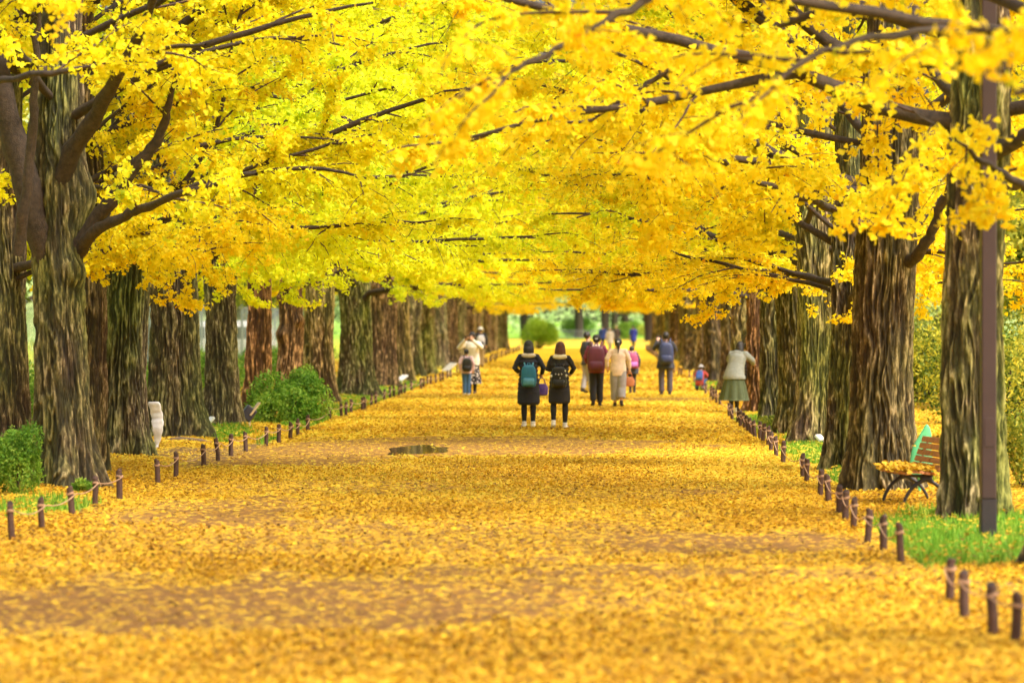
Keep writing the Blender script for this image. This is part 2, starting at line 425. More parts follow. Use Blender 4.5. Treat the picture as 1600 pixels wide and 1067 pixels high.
# ------------------------------------------------------------------ ginkgo trees
def trunk_geo(seed, Rb=.36, H=8.5, nT=340, flare=1.0, lean=(0, 0), knots=()):
    r = rs(seed)
    zs = np.concatenate([np.linspace(-.06, 5.0, 260), np.linspace(5.06, H, 70)])
    th = np.arange(nT)*2*np.pi/nT
    T, Z = np.meshgrid(th, zs, indexing='xy')          # (nz, nT)
    ph = r.uniform(0, 6.28, 6); am = r.uniform(.5, 1, 6)
    lobes = sum(am[i]*np.cos(T*(i+2)+ph[i]+.25*Z*(1 if i % 2 else -1)) for i in range(6))/2.2
    fl = np.exp(-np.maximum(Z, 0)/.42)
    rad = Rb*(1.0-.03*Z)*(1+.08*lobes)+Rb*fl*flare*(.42+.42*np.maximum(lobes, -.6))
    rad = rad*np.where(Z > 4, 1-.6*sstep(4.2, H, Z), 1)*(1+.16*np.exp(-((Z-4.0)/.8)**2))
    rad = rad*(1+.10*(vnoise(np.cos(T)*1.4+9, np.sin(T)*1.4+9, Z*.8, seed)-.5)*2)
    for (kt, kz, ks, ka) in knots:
        dt = np.abs((T-kt+np.pi) % (2*np.pi)-np.pi)*Rb
        rad = rad+ka*np.exp(-(dt**2+(Z-kz)**2)/(2*ks*ks))
    # interlacing cork ridges
    cx, sx = np.cos(T)*Rb, np.sin(T)*Rb
    wx = (vnoise(cx*7, sx*7, Z*2.4, seed+1)-.5)*.10
    wy = (vnoise(cx*11+3, sx*11, Z*3.1, seed+8)-.5)*.07
    n1 = vnoise((cx+wx)*21+.37*(sx+wx)*21, (sx+wy)*21, Z*2.0+cx*3, seed+2); n2 = vnoise((cx-wy)*37+7, (sx-wx)*37+.4*cx*37, Z*3.7+sx*4, seed+3)
    n3 = vnoise(cx*62, sx*62, Z*11, seed+4)
    rg = (1-sstep(.04, .50, np.abs(2*n1-1)))*.62+(1-sstep(.05, .6, np.abs(2*n2-1)))*.38
    dep = .058*rg+.018*(n3-.5)
    rad = rad+dep*np.where(Z > 5, .5, 1)*(.8+.4*fl)-.015
    cxl = lean[0]*Z+.05*np.sin(Z*.9+ph[0]); cyl = lean[1]*Z+.05*np.sin(Z*.7+ph[1])
    V = np.stack([np.cos(T)*rad+cxl, np.sin(T)*rad+cyl, Z], -1).reshape(-1, 3)
    nz = len(zs)
    i = (np.arange(nz-1)[:, None]*nT); j = np.arange(nT)[None]; j2 = (j+1) % nT
    q = np.stack([i+j, i+j2, i+nT+j2, i+nT+j], -1).reshape(-1, 4)
    return V, q, (rg*.8+.2*n3).ravel()

def limb_path(r, p, d, L, n, up=.0, wob=.12, droop=.0):
    pts = [np.array(p, float)]; d = np.array(d, float); d /= np.linalg.norm(d)
    for i in range(n):
        d = d+r.normal(0, wob, 3)*np.array([1, 1, .6])+np.array([0, 0, up-droop*i/n]); d /= np.linalg.norm(d)
        pts.append(pts[-1]+d*L/n)
        zm = 3.5 if L > 2 else 2.85
        if pts[0][2] > 2.6 and pts[-1][2] < zm: pts[-1][2] = max(pts[-1][2], pts[-2][2]-.02, zm-.3); d[2] = abs(d[2])*.3+.03
    return np.array(pts)

def tubes(paths, mb_v, mb_q, base):
    """many small tubes; paths list of (pts, r0, r1, nside)"""
    for pts, r0, r1, n in paths:
        k = len(pts); t = np.gradient(pts, axis=0); t /= np.linalg.norm(t, axis=1)[:, None]+1e-9
        a1 = np.cross(t, (0.13, .2, 1.0)); a1 /= np.linalg.norm(a1, axis=1)[:, None]+1e-9; a2 = np.cross(a1, t)
        th = np.arange(n)*2*np.pi/n; rad = np.linspace(1, 0, k)**.8*(r0-r1)+r1
        if n > 6: rad = rad*(1+.08*np.sin(np.arange(k)*2.3+r0*90))
        v = pts[:, None]+rad[:, None, None]*(np.cos(th)[None, :, None]*a1[:, None]+np.sin(th)[None, :, None]*a2[:, None])
        i = np.arange(k-1)[:, None]*n; j = np.arange(n)[None]; j2 = (j+1) % n
        q = np.stack([i+j, i+j2, i+n+j2, i+n+j], -1).reshape(-1, 4)+base
        mb_v.append(v.reshape(-1, 3)); mb_q.append(q); base += k*n
    return base

def sprays(r, main, L0, dens, twigs, clusters, low=3.0, bare=.18):
    """side shoots and leaf clusters of one limb"""
    n = len(main)-1; total = L0
    ns = max(3, int(total*dens))
    for s in range(ns):
        t = bare+(1-bare)*(s+r.uniform())/ns; f = t*n; i = min(int(f), n-1)
        p = main[i]*(1-(f-i))+main[i+1]*(f-i); d = main[i+1]-main[i]; d /= np.linalg.norm(d)
        side = np.cross(d, (0, 0, 1)); side /= np.linalg.norm(side)+1e-9; sg = 1 if s % 2 else -1
        dd = d*r.uniform(.5, 1)+side*sg*r.uniform(.5, 1.1)+np.array([0, 0, r.uniform(-.35, .35)])
        L = r.uniform(.7, 1.7)*(1.15-.5*t)
        sec = limb_path(r, p, dd, L, 6, .02, .13, .16)
        twigs.append((sec, .017, .005, 4))
        for w in range(r.randint(3, 6)):
            f2 = r.uniform(.15, 1)*6; i2 = min(int(f2), 5); p2 = sec[i2]*(1-(f2-i2))+sec[i2+1]*(f2-i2)
            d2 = (sec[i2+1]-sec[i2]); d2 /= np.linalg.norm(d2)+1e-9
            d2 = d2*.7+r.normal(0, .6, 3)*np.array([1, 1, .6])+np.array([0, 0, -.12])
            ter = limb_path(r, p2, d2, r.uniform(.3, .75), 4, 0, .1, .25)
            twigs.append((ter, .006, .003, 3))
            for c in range(r.randint(7, 11)):
                f3 = r.uniform(0, 1)*4; i3 = min(int(f3), 3); clusters.append(ter[i3]*(1-(f3-i3))+ter[i3+1]*(f3-i3))
        for c in range(int(L*11)):
            f3 = r.uniform(.1, 1)*6; i3 = min(int(f3), 5); clusters.append(sec[i3]*(1-(f3-i3))+sec[i3+1]*(f3-i3))

def tree_meshes(seed, nlimb=27, Rb=.36, lean=(0, 0), knots=(), zlow=3.05, extra=(), reach=1.0, per=6, H=13, flare=1.0, dn=2.2):
    """trunk (with its limbs) and crown, path side = +x"""
    r = rs(seed)
    V, q, rg = trunk_geo(seed, Rb, H, lean=lean, knots=knots, flare=flare)
    limbs = []; twigs = []; clusters = []
    for i in range(nlimb):
        z = zlow+(i/(nlimb-1))**1.45*(12.6-zlow); z += r.uniform(-.15, .15)
        az = (r.normal(0, .95) if i % 3 != 2 else r.uniform(2.1, 4.2))
        L = r.uniform(4.3, 6.6)*reach if abs(az) < 1.6 else r.uniform(3, 4.6)
        if z > 6.5: L *= .8
        el = (r.uniform(.05, .30) if i < 6 else r.uniform(.22, .62)) if z < 6.5 else r.uniform(.3, .8)
        d = (math.cos(az), math.sin(az), el)
        p = (lean[0]*z+math.cos(az)*Rb*.55, lean[1]*z+math.sin(az)*Rb*.55, z)
        main = limb_path(r, p, d, L, 14, .035, .10, .105)
        r0 = r.uniform(.042, .092)*(1 if z < 6 else .7)
        limbs.append((main, r0, .014, 9))
        if r0 > .062:                                  # forks into two
            k = r.randint(3, 6); dd = main[k+1]-main[k]; dd = dd/np.linalg.norm(dd)+r.normal(0, .45, 3)
            br = limb_path(r, main[k], dd, L*.6, 10, .02, .1, .1); limbs.append((br, r0*.6, .012, 7))
            sprays(r, br, L*.6, 2.0, twigs, clusters)
        sprays(r, main, L, dn, twigs, clusters)
    for (pts, r0, r1, leafy) in extra:
        pts = np.array(pts, float); m_ = len(pts)
        # smooth resample
        tt = np.linspace(0, m_-1, 4*m_); pp = np.stack([np.interp(tt, np.arange(m_), pts[:, c]) for c in range(3)], 1)
        for _ in range(3): pp[1:-1] = (pp[:-2]+pp[1:-1]*2+pp[2:])/4
        pp[1:-1] += r.normal(0, .012, (len(pp)-2, 3))
        limbs.append((pp, r0, r1, 10))
        L = np.linalg.norm(np.diff(pp, axis=0), axis=1).sum()
        if leafy > 0: sprays(r, pp, L, leafy, twigs, clusters, bare=.3)
    mv, mq = [V], [q]; b = tubes(limbs, mv, mq, len(V))
    Vt, qt = np.concatenate(mv), np.concatenate(mq)
    me = poly_mesh('trunk', np.zeros((0, 4, 3)), 4, [M_bark, M_branch], None, (Vt, qt))
    mi = np.ones(len(qt), np.int32); mi[:len(q)] = 0; me.polygons.foreach_set('material_index', mi)
    me.polygons.foreach_set('use_smooth', np.ones(len(qt), bool))
    at = me.attributes.new('ridge', 'FLOAT', 'POINT'); a_ = np.zeros(len(Vt), np.float32)+.5; a_[:len(rg)] = rg; at.data.foreach_set('value', a_)
    keepn = len(twigs); hang = []
    low = [l for l in limbs if 3.2 < l[0][:, 2].mean() < 5.2]
    for h_ in range(7 if low and zlow < 4.25 else 0):
        l = low[r.randint(len(low))][0]; p = l[r.randint(len(l)//3, len(l))]; c_ = []
        s_ = limb_path(r, p, (r.uniform(-.6, .9), r.uniform(-.6, .6), -.9), min(r.uniform(.8, 1.9), p[2]-2.35), 7, -.05, .12); twigs.append((s_, .012, .003, 4))
        for q_ in range(5): 
            e_ = limb_path(r, s_[r.randint(2, 8)], (r.normal(), r.normal(), -.5), .4, 3, 0, .1); twigs.append((e_, .005, .003, 3)); hang += [e_[i]*(1-t_)+e_[i+1]*t_ for i in range(3) for t_ in (0, .35, .7)]
        hang += [s_[i]*(1-t_)+s_[i+1]*t_ for i in range(1, 7) for t_ in (0, .3, .6)]
    cl = np.array(clusters); cl = cl[cl[:, 2] > 2.55+1.25*vnoise(cl[:, 0]*.75, cl[:, 1]*.75, 0, seed)]
    twigs = [t_ for i_, t_ in enumerate(twigs) if i_ >= keepn or t_[0][:, 2].mean() > 2.65+1.25*float(vnoise(t_[0][0][0]*.75, t_[0][0][1]*.75, 0, seed))]
    tv, tq = [], []; tubes(twigs, tv, tq, 0)
    if hang: cl = np.concatenate([cl, np.array(hang)])
    pos = np.repeat(cl, per, 0)+r.normal(0, .038, (len(cl)*per, 3))+np.array([0, 0, -.03])
    dirs = r.normal(size=pos.shape)*np.array([1, 1, .5])+np.array([0, 0, -.5])
    LV = leaves(pos, r.uniform(.055, .082, len(pos)), .35, r, FAN, dirs, 1.3)
    patch = vnoise(pos[:, 0]*.8, pos[:, 1]*.8, pos[:, 2]*1.1, seed)
    tint = np.clip(.16+.58*patch+r.normal(0, .14, len(pos))+(r.uniform(size=len(pos)) < .02)*.4, 0, 1)
    cr = poly_mesh('crown', LV, 8, [M_leaf, M_twig], tint, (np.concatenate(tv), np.concatenate(tq)))
    return me, cr, len(LV)

VAR = []
vk = [dict(), dict(knots=[(3.6, 2.2, .10, .10), (5.0, 1.4, .16, .12)]), dict(Rb=.33), dict(Rb=.40), dict(knots=[(4.4, 3.0, .12, .12), (1.4, 2.6, .12, .1)], Rb=.37), dict(Rb=.35, lean=(.01, 0)), dict(Rb=.235, knots=[(3.2, 3.2, .14, .09)]), dict(Rb=.24, knots=[(5.2, 3.0, .10, .11), (4.2, 1.7, .11, .12), (5.9, 2.0, .08, .09), (3.6, 2.5, .07, .07)])]
for i, kw in enumerate(vk):
    me, cr, n = tree_meshes(100+i*7, **kw); VAR.append((me, cr)); print('tree variant', i, n)

ORD = ['first', 'second', 'third', 'fourth', 'fifth', 'sixth', 'seventh', 'eighth', 'ninth', 'tenth', 'eleventh', 'twelfth', 'thirteenth', 'fourteenth', 'fifteenth',
       'sixteenth', 'seventeenth', 'eighteenth', 'nineteenth']
def ordinal(n):
    if n <= 19: return ORD[n-1]
    tens = {2: 'twent', 3: 'thirt', 4: 'fort', 5: 'fift', 6: 'sixt', 7: 'sevent', 8: 'eight', 9: 'ninet'}[n//10]
    return tens+'ieth' if n % 10 == 0 else tens+'y-'+ORD[n % 10-1]

def ginkgo(x, y, var, rz, label, group, moss=.7, red=.0, leafcol=(1, 1, 1), sc=1.0, meshes=None, pale=0.0):
    me, cr = meshes or VAR[var]
    t = thing('ginkgo_tree', label, 'tree', (x, y, -.012), rz, group); t.scale = (sc, sc, sc*(1.0 if y < 95 else .88+.30*float(hash3(int(y*7), 3, int(x*5)))))
    a_ = link('trunk', me, t); a_.color = (red, moss, pale, 1)
    b_ = link('crown', cr, t); b_.color = (*leafcol, 1)
    return t

rr = rs(77)
# left row: photographed trunks by photo pixel of their foot, then evenly to the end of the avenue
# near left tree with its big forked limbs, seen at the left edge
def local(pts, x, y, rz):
    c, s = math.cos(-rz), math.sin(-rz)
    return [((p[0]-x)*c-(p[1]-y)*s, (p[0]-x)*s+(p[1]-y)*c, p[2]) for p in pts]
xa, ya = G(92, 762)
exA = [([P(90, 430, ya), P(125, 375, ya-.1), P(165, 322, ya-.3), P(205, 262, ya-.5), P(242, 225, ya-.6), P(258, 180, ya-.8), P(268, 138, ya-1), P(290, 70, ya-1.4)], .115, .012, .8),
       ([P(110, 405, ya), P(140, 362, ya-.4), P(185, 338, ya-.8), P(225, 322, ya-1.1), P(300, 295, ya-2), P(400, 270, ya-3)], .085, .02, 1.2),
       ([P(85, 440, ya), P(55, 340, ya-.2), P(20, 220, ya-.3), P(-10, 100, ya-.3), P(-30, -60, ya-.3)], .20, .10, 0),
       ([P(70, 330, ya), P(120, 215, ya-.5), P(165, 150, ya-1), P(210, 60, ya-2), P(260, -50, ya-3)], .13, .03, 0),
       ([P(-60, 150, ya-4), P(0, 124, ya-4.5), P(60, 110, ya-5), P(150, 105, ya-5), P(230, 78, ya-5.5), P(320, 68, ya-6)], .04, .02, 1.2),
       ([P(25, 395, ya-.6), P(38, 300, ya-.9), P(48, 200, ya-1.0), P(52, 120, ya-1.1), P(56, 30, ya-1.2), P(60, -60, ya-1.3)], .075, .02, 0)]
mA = tree_meshes(501, Rb=.295, zlow=4.5, nlimb=17, per=5, dn=1.05, flare=1.3, knots=[(5.6, 2.6, .13, .12), (0.3, 3.5, .2, .15)], extra=[(local(p, xa, ya, 0), a_, b_, c_) for p, a_, b_, c_ in exA])[:2]
xr, yr = G(1385, 766)
exB = [([P(1400, 420, yr), P(1432, 400, yr-.3), P(1452, 372, yr-.5), P(1470, 320, yr-.6), P(1500, 265, yr-.8), P(1550, 215, yr-1.2)], .085, .02, 1.2),
       ([P(1370, 355, yr), P(1330, 345, yr-.6), P(1290, 318, yr-1.2), P(1220, 300, yr-2), P(1150, 262, yr-3), P(1085, 235, yr-4)], .065, .012, 1.5),
       ([P(1375, 330, yr), P(1330, 320, yr-.5), P(1270, 290, yr-1), P(1205, 265, yr-1.6)], .05, .02, 1.0)]
mB = tree_meshes(502, Rb=.325, zlow=3.6, flare=.7, extra=[(local(p, xr, yr, math.pi), a_, b_, c_) for p, a_, b_, c_ in exB])[:2]
xn, yn = G(1525, 812)
exN = [([P(1540, 290, yn), P(1600, 295, yn-2), P(1500, 230, yn-3), P(1420, 165, yn-4)], .04, .006, 1.0),
       ([P(1640, 330, yn-6), P(1590, 285, yn-6), P(1530, 250, yn-6.4), P(1490, 215, yn-6.8)], .05, .008, 1.5)]
mN = tree_meshes(503, Rb=.295, dn=1.5, zlow=3.8, flare=.3, extra=[(local(p, xn, yn, math.pi), a_, b_, c_) for p, a_, b_, c_ in exN])[:2]
# trees just outside the frame whose boughs hang into its top
exF = [([(3.9, 31, 4.2), P(1310, 10, 31), P(1050, -30, 30), P(1000, 5, 29.5), P(900, 60, 29), P(830, 95, 28.7), P(762, 132, 28.5)], .05, .010, 1.0),
       ([(3.9, 31, 4.0), P(1480, 40, 30), P(1310, 65, 28.5), P(1240, 105, 28), P(1190, 140, 27.8), P(1150, 172, 27.6)], .035, .008, 1.0),
       ([P(1660, 170, 22), P(1600, 145, 22), P(1550, 112, 22), P(1510, 92, 22)], .03, .006, .35)]
mF = tree_meshes(504, Rb=.33, zlow=4.3, nlimb=18, dn=1.05, per=5, extra=[(local(p, 3.9, 31, math.pi), a_, b_, c_) for p, a_, b_, c_ in exF])[:2]
GL, GR = 'ginkgo trees in the row left of the path', 'ginkgo trees in the row right of the path'
left = []
for px, py, var, moss, red, sc in ((8, 742, 2, .75, .25, .78), (92, 762, 'A', .85, .15, 1), (131, 741, 6, .6, .3, .95), (194, 716, 5, .95, 0, .93), (270, 688, 3, .75, .1, .96), (343, 670, 2, .45, 0, .82),
                           (402, 655, 6, .1, .9, 1), (450, 643, 7, .15, .7, 1), (500, 633, 0, .5, .3, 1), (555, 622, 3, 1.0, 0, .95), (597, 607, 4, .3, .6, 1), (622, 598, 2, .5, .4, 1), (644, 590, 0, .8, 0, 1),
                           (664, 586, 5, 1, 0, 1), (682, 577, 1, .9, 0, 1), (700, 572, 3, .3, .5, .9)):
    x, y = G(px, py); left.append((x, y, var, moss, red, sc))
y = left[-1][1]+7
while y < 268: left.append((-7.0+rr.uniform(-.3, .3)-.3*(y > 180), y, rr.randint(6), rr.uniform(.2, 1), rr.uniform(0, .5), rr.uniform(.9, 1.15))); y += rr.uniform(6.2, 8)
right = []
for px, py, var, moss, red, sc in ((1525, 812, 'N', .95, .1, 1), (1385, 766, 'B', .45, .2, 1), (1325, 735, 2, .9, .1, .72), (1274, 694, 0, .85, .2, .95), (1240, 678, 5, .6, .2, .82), (1210, 663, 6, .8, .1, .95), (1185, 645, 7, .2, .8, .8),
                           (1160, 626, 6, .8, .2, 1), (1143, 612, 5, .5, .3, .9), (1120, 600, 4, .5, .4, 1), (1104, 590, 5, .3, .2, 1), (1088, 580, 2, .7, .2, 1)):
    x, y = G(px, py); right.append((x, y, var, moss, red, sc))
y = right[-1][1]+7
while y < 270: right.append((3.9+rr.uniform(-.25, .25), y, rr.randint(6), rr.uniform(.2, 1), rr.uniform(0, .5), rr.uniform(.9, 1.1))); y += rr.uniform(6.2, 8)
LC = [(1, 1, 1), (1, .97, .95), (.97, 1.04, 1), (.94, 1.05, 1), (1, 1, 1)]
look = ['mossy', 'brown', 'furrowed']
for i, (x, y, var, moss, red, sc) in enumerate(left):
    rz = rr.uniform(-.35, .35); ms = None
    if var == 'A': rz, ms = 0, mA
    ad = 'mossy green' if moss > .7 else 'reddish brown' if red > .45 else 'furrowed brown'
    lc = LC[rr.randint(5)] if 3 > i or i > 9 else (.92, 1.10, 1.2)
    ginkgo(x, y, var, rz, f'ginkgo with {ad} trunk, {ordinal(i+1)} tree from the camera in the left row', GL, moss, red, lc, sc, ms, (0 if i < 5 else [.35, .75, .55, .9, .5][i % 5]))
for i, (x, y, var, moss, red, sc) in enumerate(right):
    rz = math.pi+rr.uniform(-.35, .35); ms = None
    if var == 'N': rz, ms = math.pi, mN
    if var == 'B': rz, ms = math.pi, mB
    ad = 'mossy green' if moss > .7 else 'reddish brown' if red > .45 else 'furrowed brown'
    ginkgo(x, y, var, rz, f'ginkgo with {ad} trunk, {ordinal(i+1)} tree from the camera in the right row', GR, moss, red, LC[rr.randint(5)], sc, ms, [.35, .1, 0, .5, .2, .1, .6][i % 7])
ginkgo(3.9, 31, 0, math.pi, 'golden ginkgo boughs hanging in at the upper right, trunk outside the frame', GR, .6, .2, (1, .98, .95), 1, mF)
mG = tree_meshes(505, zlow=4.9, nlimb=12, per=5, dn=1.0)[:2]
mH = tree_meshes(506, zlow=5.4, nlimb=20, per=5, dn=1.6)[:2]
for hx, hy_, hr in ((3.9, 22.5, math.pi), (-7.0, 27, .2), (-7.1, 17.5, -.2), (3.8, 13.5, 3.3), (-7, 8.5, .1), (3.9, 4, 3.0)):  # avenue trees out of view, added to shade the foreground and nearest crowns
    sd = 'right' if hx > 0 else 'left'; ginkgo(hx, hy_, 0, hr, f'unseen high crowned ginkgo {hy_:.0f} metres from the camera, added for shade off the {sd} edge', GR if hx > 0 else GL, .6, .2, (1, 1, 1), 1, mH)
ginkgo(-6.9, 36, 5, .1, 'golden ginkgo boughs hanging in at the upper left, trunk outside the frame', GL, .6, .2, (1, .97, .95), 1, mG)

# ------------------------------------------------------------------ shrubs and background vegetation
def bush_mesh(seed, rx, ry, h, n, mlf, size=.05, blobs=14, shape=OVAL, stems=7, base=.0, tspread=.2):
    r = rs(seed); pos = []
    cs = []
    for i in range(blobs):
        t = r.uniform(0, 6.28); q = math.sqrt(r.uniform())*.72
        cs.append((rx*q*math.cos(t), ry*q*math.sin(t), base+h*r.uniform(.25, .8)*(1.05-.35*q), r.uniform(.26, .42)))
    per = n//blobs; tt = []
    for cx, cy_, cz, s in cs:
        u = r.normal(size=(per, 3)); u /= np.linalg.norm(u, axis=1)[:, None]; u *= r.uniform(.45, 1.08, (per, 1))**.5
        p = np.array([cx, cy_, cz])+u*np.array([rx, ry, h*.8])*s*(1+.35*(vnoise(u[:, 0:1]*3+cx*9, u[:, 1:2]*3+cy_*9, u[:, 2:3]*3, seed)-.5))
        pos.append(p); tt.append(np.full(per, r.uniform(-.5, .5)))
    pos = np.concatenate(pos); tt = np.concatenate(tt); k = pos[:, 2] > .04; pos, tt = pos[k], tt[k]
    tint = np.clip(.5+tt*tspread*2+r.normal(0, .2, len(pos)), 0, 1)
    LV = leaves(pos, r.uniform(.7, 1.3, len(pos))*size, .25, r, shape)
    tw = []
    for i in range(stems):
        c = cs[i % blobs]; tw.append((limb_path(r, (c[0]*.25, c[1]*.25, 0), (c[0]*.8, c[1]*.8, c[2]), np.linalg.norm(c[:3])*.95, 6, 0, .1), .02*h, .006*h, 5))
    tv, tq = [], []; tubes(tw, tv, tq, 0)
    return LV, tint, tv, tq, mlf, shape
def bush(name, label, cat, x, y, spec, group=None, stem=M_dark):
    LV, tint, tv, tq, mlf, shape = spec
    t = thing(name, label, cat, (x, y, -.012), 0, group)
    f = link('foliage', spec_mesh(spec), t); 
    s_ = MBq(np.concatenate(tv), np.concatenate(tq), 'stem', stem); link('stem', s_, t)
    return t
_c = {}
def spec_mesh(spec):
    k = id(spec[0])
    if k not in _c: _c[k] = poly_mesh('foliage', spec[0], len(spec[5]), [spec[4]], spec[1])
    return _c[k]
def MBq(V, q, name, m):
    me = poly_mesh(name, np.zeros((0, 4, 3)), 4, [m, m], None, (V, q)); me.polygons.foreach_set('use_smooth', np.ones(len(q), bool)); return me

x, y = G(447, 664); bush('shrub', 'rounded glossy green shrub behind the left stakes, under the left row of trees', 'shrub', x-.1, y+.6, bush_mesh(1, .95, .8, 1.25, 15000, M_green, .065, 16))
x, y = G(22, 775); bush('shrub', 'fine leaved green shrub at the foot of the nearest left trunk', 'shrub', x, y, bush_mesh(2, .38, .4, .95, 12000, M_green, .035, 12))
x, y = G(128, 768); bush('shrub', 'small dark green clump at the foot of the wide left trunk', 'shrub', x+.05, y-.2, bush_mesh(3, .17, .2, .2, 1600, M_green, .04, 6))
x, y = G(498, 655); bush('shrub', 'low pale flowering shrub at the right edge of the rounded green shrub', 'shrub', x, y, bush_mesh(4, .30, .4, .32, 2600, M_lime, .045, 8))
x, y = G(1590, 770); bush('shrub', 'sparse yellow green shrub at the right edge beside the brown pole', 'shrub', x+.15, y+.4, bush_mesh(6, .38, .5, 1.1, 2600, M_lime, .06, 12))
x, y = G(1172, 640); bush('shrub', 'leafy green sapling beside the woman in the grey jacket', 'shrub', x+.35, y, bush_mesh(7, .25, .3, .95, 1500, M_green, .05, 8))
x, y = G(1207, 671); bush('shrub', 'tiny green plant at the foot of the right row between two trunks', 'shrub', x, y-1, bush_mesh(8, .18, .3, .3, 800, M_lime, .05, 6))
s1, s2 = bush_mesh(9, 1.3, 1.3, 2.4, 7000, M_lime, .075, 22, tspread=.45), bush_mesh(10, 1.6, 1.5, 3.0, 8000, M_lime, .08, 26, tspread=.45)
for i, (bx, by, s_, lb) in enumerate(((6.1, 63, s1, 'yellow green shrub seen between the two nearest right trunks'), (7.4, 72, s2, 'tall lime green shrub behind the slatted bench'), (8.3, 60, s2, 'tall lime green shrub behind the nearest right trunk'),
        (6.8, 54, s1, 'lime green shrub at the right edge behind the brown pole'), (9.8, 80, s2, 'tall lime green shrub deep behind the right row'), (7.2, 90, s1, 'lime green shrub behind the middle of the right row'), (10.5, 68, s1, 'lime green shrub farthest out from the right row'),
        (8.5, 100, s2, 'tall lime green shrub far back behind the right row'))):
    bush('shrub', lb, 'shrub', bx, by, s_, 'shrubs behind the right row')
h1 = bush_mesh(12, 1.6, 1.6, 1.5, 9000, M_green, .08, 16)
for i, (bx, by) in enumerate(((-10.2, 72), (-9.7, 82), (-11.2, 90), (-9.9, 100), (-11.4, 112), (-10.2, 124), (-12.0, 64), (-10.5, 58))):
    bush('shrub', f'green shrub behind the left row of trees, {ordinal(sorted([58,64,72,82,90,100,112,124]).index(by)+1)} from the camera', 'shrub', bx, by, h1, 'shrubs behind the left row')
far_b = bush_mesh(14, 2.0, 2.0, 2.3, 9000, M_green, .13, 16, tspread=.3)
t = bush('shrub', 'round bright green bush at the far end of the left row', 'shrub', (840-HX)/22.0, 270, bush_mesh(13, 1.6, 1.5, 2.3, 14000, M_glow, .10, 18, tspread=.25))
for i, (px, yy, sc, lb) in enumerate(((905, 440, 1.2, 'low green bush behind the far path end, beside the dark forked tree'), (985, 400, 1.0, 'low green bush beyond the walkers in blue'), (1012, 380, .9, 'yellowish low bush at the far right end of the avenue'))):
    t = bush('shrub', lb, 'shrub', (px-HX)*yy/F, yy, far_b if i < 2 else s1); t.scale = (sc, sc, sc*.9)

def green_tree_mesh(seed, mlf, h=9, n=26000, z0=2.2, spread=4.5, tr=.3):
    r = rs(seed); cs = []; tw = []; pos = []; tt = []
    tw.append((limb_path(r, (0, 0, -.1), (0, 0, 1), h*.75, 10, 0, .04), tr*1.25, tr*.3, 12))
    for i in range(26):
        z = r.uniform(z0+.6, h*.92); q = spread*(1-((z-h*.5)/(h*.62))**2)*r.uniform(.35, .95); a_ = r.uniform(0, 6.28)
        c = (q*math.cos(a_), q*math.sin(a_), z); cs.append(c)
        if i < 12: tw.append((limb_path(r, (0, 0, z*.55), (c[0], c[1], z*.45), np.linalg.norm((c[0], c[1], z*.45)), 7, 0, .08), tr*.4, .02, 6))
    per = n//26
    for c in cs:
        u = r.normal(size=(per, 3)); u /= np.linalg.norm(u, axis=1)[:, None]; u *= r.uniform(.3, 1.1, (per, 1))**.5
        pos.append(np.array(c)+u*np.array([1.5, 1.5, .95])); tt.append(np.full(per, r.uniform(-.3, .3)))
    pos = np.concatenate(pos); tint = np.clip(.5+np.concatenate(tt)+r.normal(0, .18, len(pos)), 0, 1)
    tv, tq = [], []; tubes(tw, tv, tq, 0)
    return poly_mesh('crown', leaves(pos, r.uniform(.13, .24, len(pos)), .3, r, OVAL), 4, [mlf], tint), MBq(np.concatenate(tv), np.concatenate(tq), 'trunk', M_branch)
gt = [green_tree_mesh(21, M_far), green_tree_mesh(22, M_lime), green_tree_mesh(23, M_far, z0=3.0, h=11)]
def gtree(x, y, v, label, group=None, sc=1):
    t = thing('park_tree', label, 'tree', (x, y, -.012), rr.uniform(0, 6), group); t.scale = (sc,)*3
    link('crown', gt[v][0], t); link('trunk', gt[v][1], t)
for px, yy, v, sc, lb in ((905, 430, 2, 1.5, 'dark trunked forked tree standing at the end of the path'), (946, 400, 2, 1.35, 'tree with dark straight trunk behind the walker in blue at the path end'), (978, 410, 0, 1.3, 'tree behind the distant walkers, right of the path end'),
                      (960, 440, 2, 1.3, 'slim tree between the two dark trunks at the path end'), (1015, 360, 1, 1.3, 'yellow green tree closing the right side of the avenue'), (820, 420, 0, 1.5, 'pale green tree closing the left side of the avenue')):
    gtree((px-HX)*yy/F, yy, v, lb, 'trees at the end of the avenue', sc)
gl = [(-17, 95), (-19, 118), (-16, 145), (-20, 170), (-23, 75), (-18, 200), (-22, 235), (-25, 140)]
for i, (x, y) in enumerate(gl): gtree(x, y, [1, 0, 1][i % 3], f'leafy park tree beyond the left row, {ordinal(sorted(b for _, b in gl).index(y)+1)} from the camera', 'park trees beyond the left row', 1.0)
gl = [(11.5, 85), (13, 108), (11.5, 130), (14, 155), (12, 185), (15, 70), (13, 220), (17, 95)]
for i, (x, y) in enumerate(gl): gtree(x, y, [1, 1, 0][i % 3], f'yellow green park tree beyond the right row, {ordinal(sorted(b for _, b in gl).index(y)+1)} from the camera', 'park trees beyond the right row', 1.0)
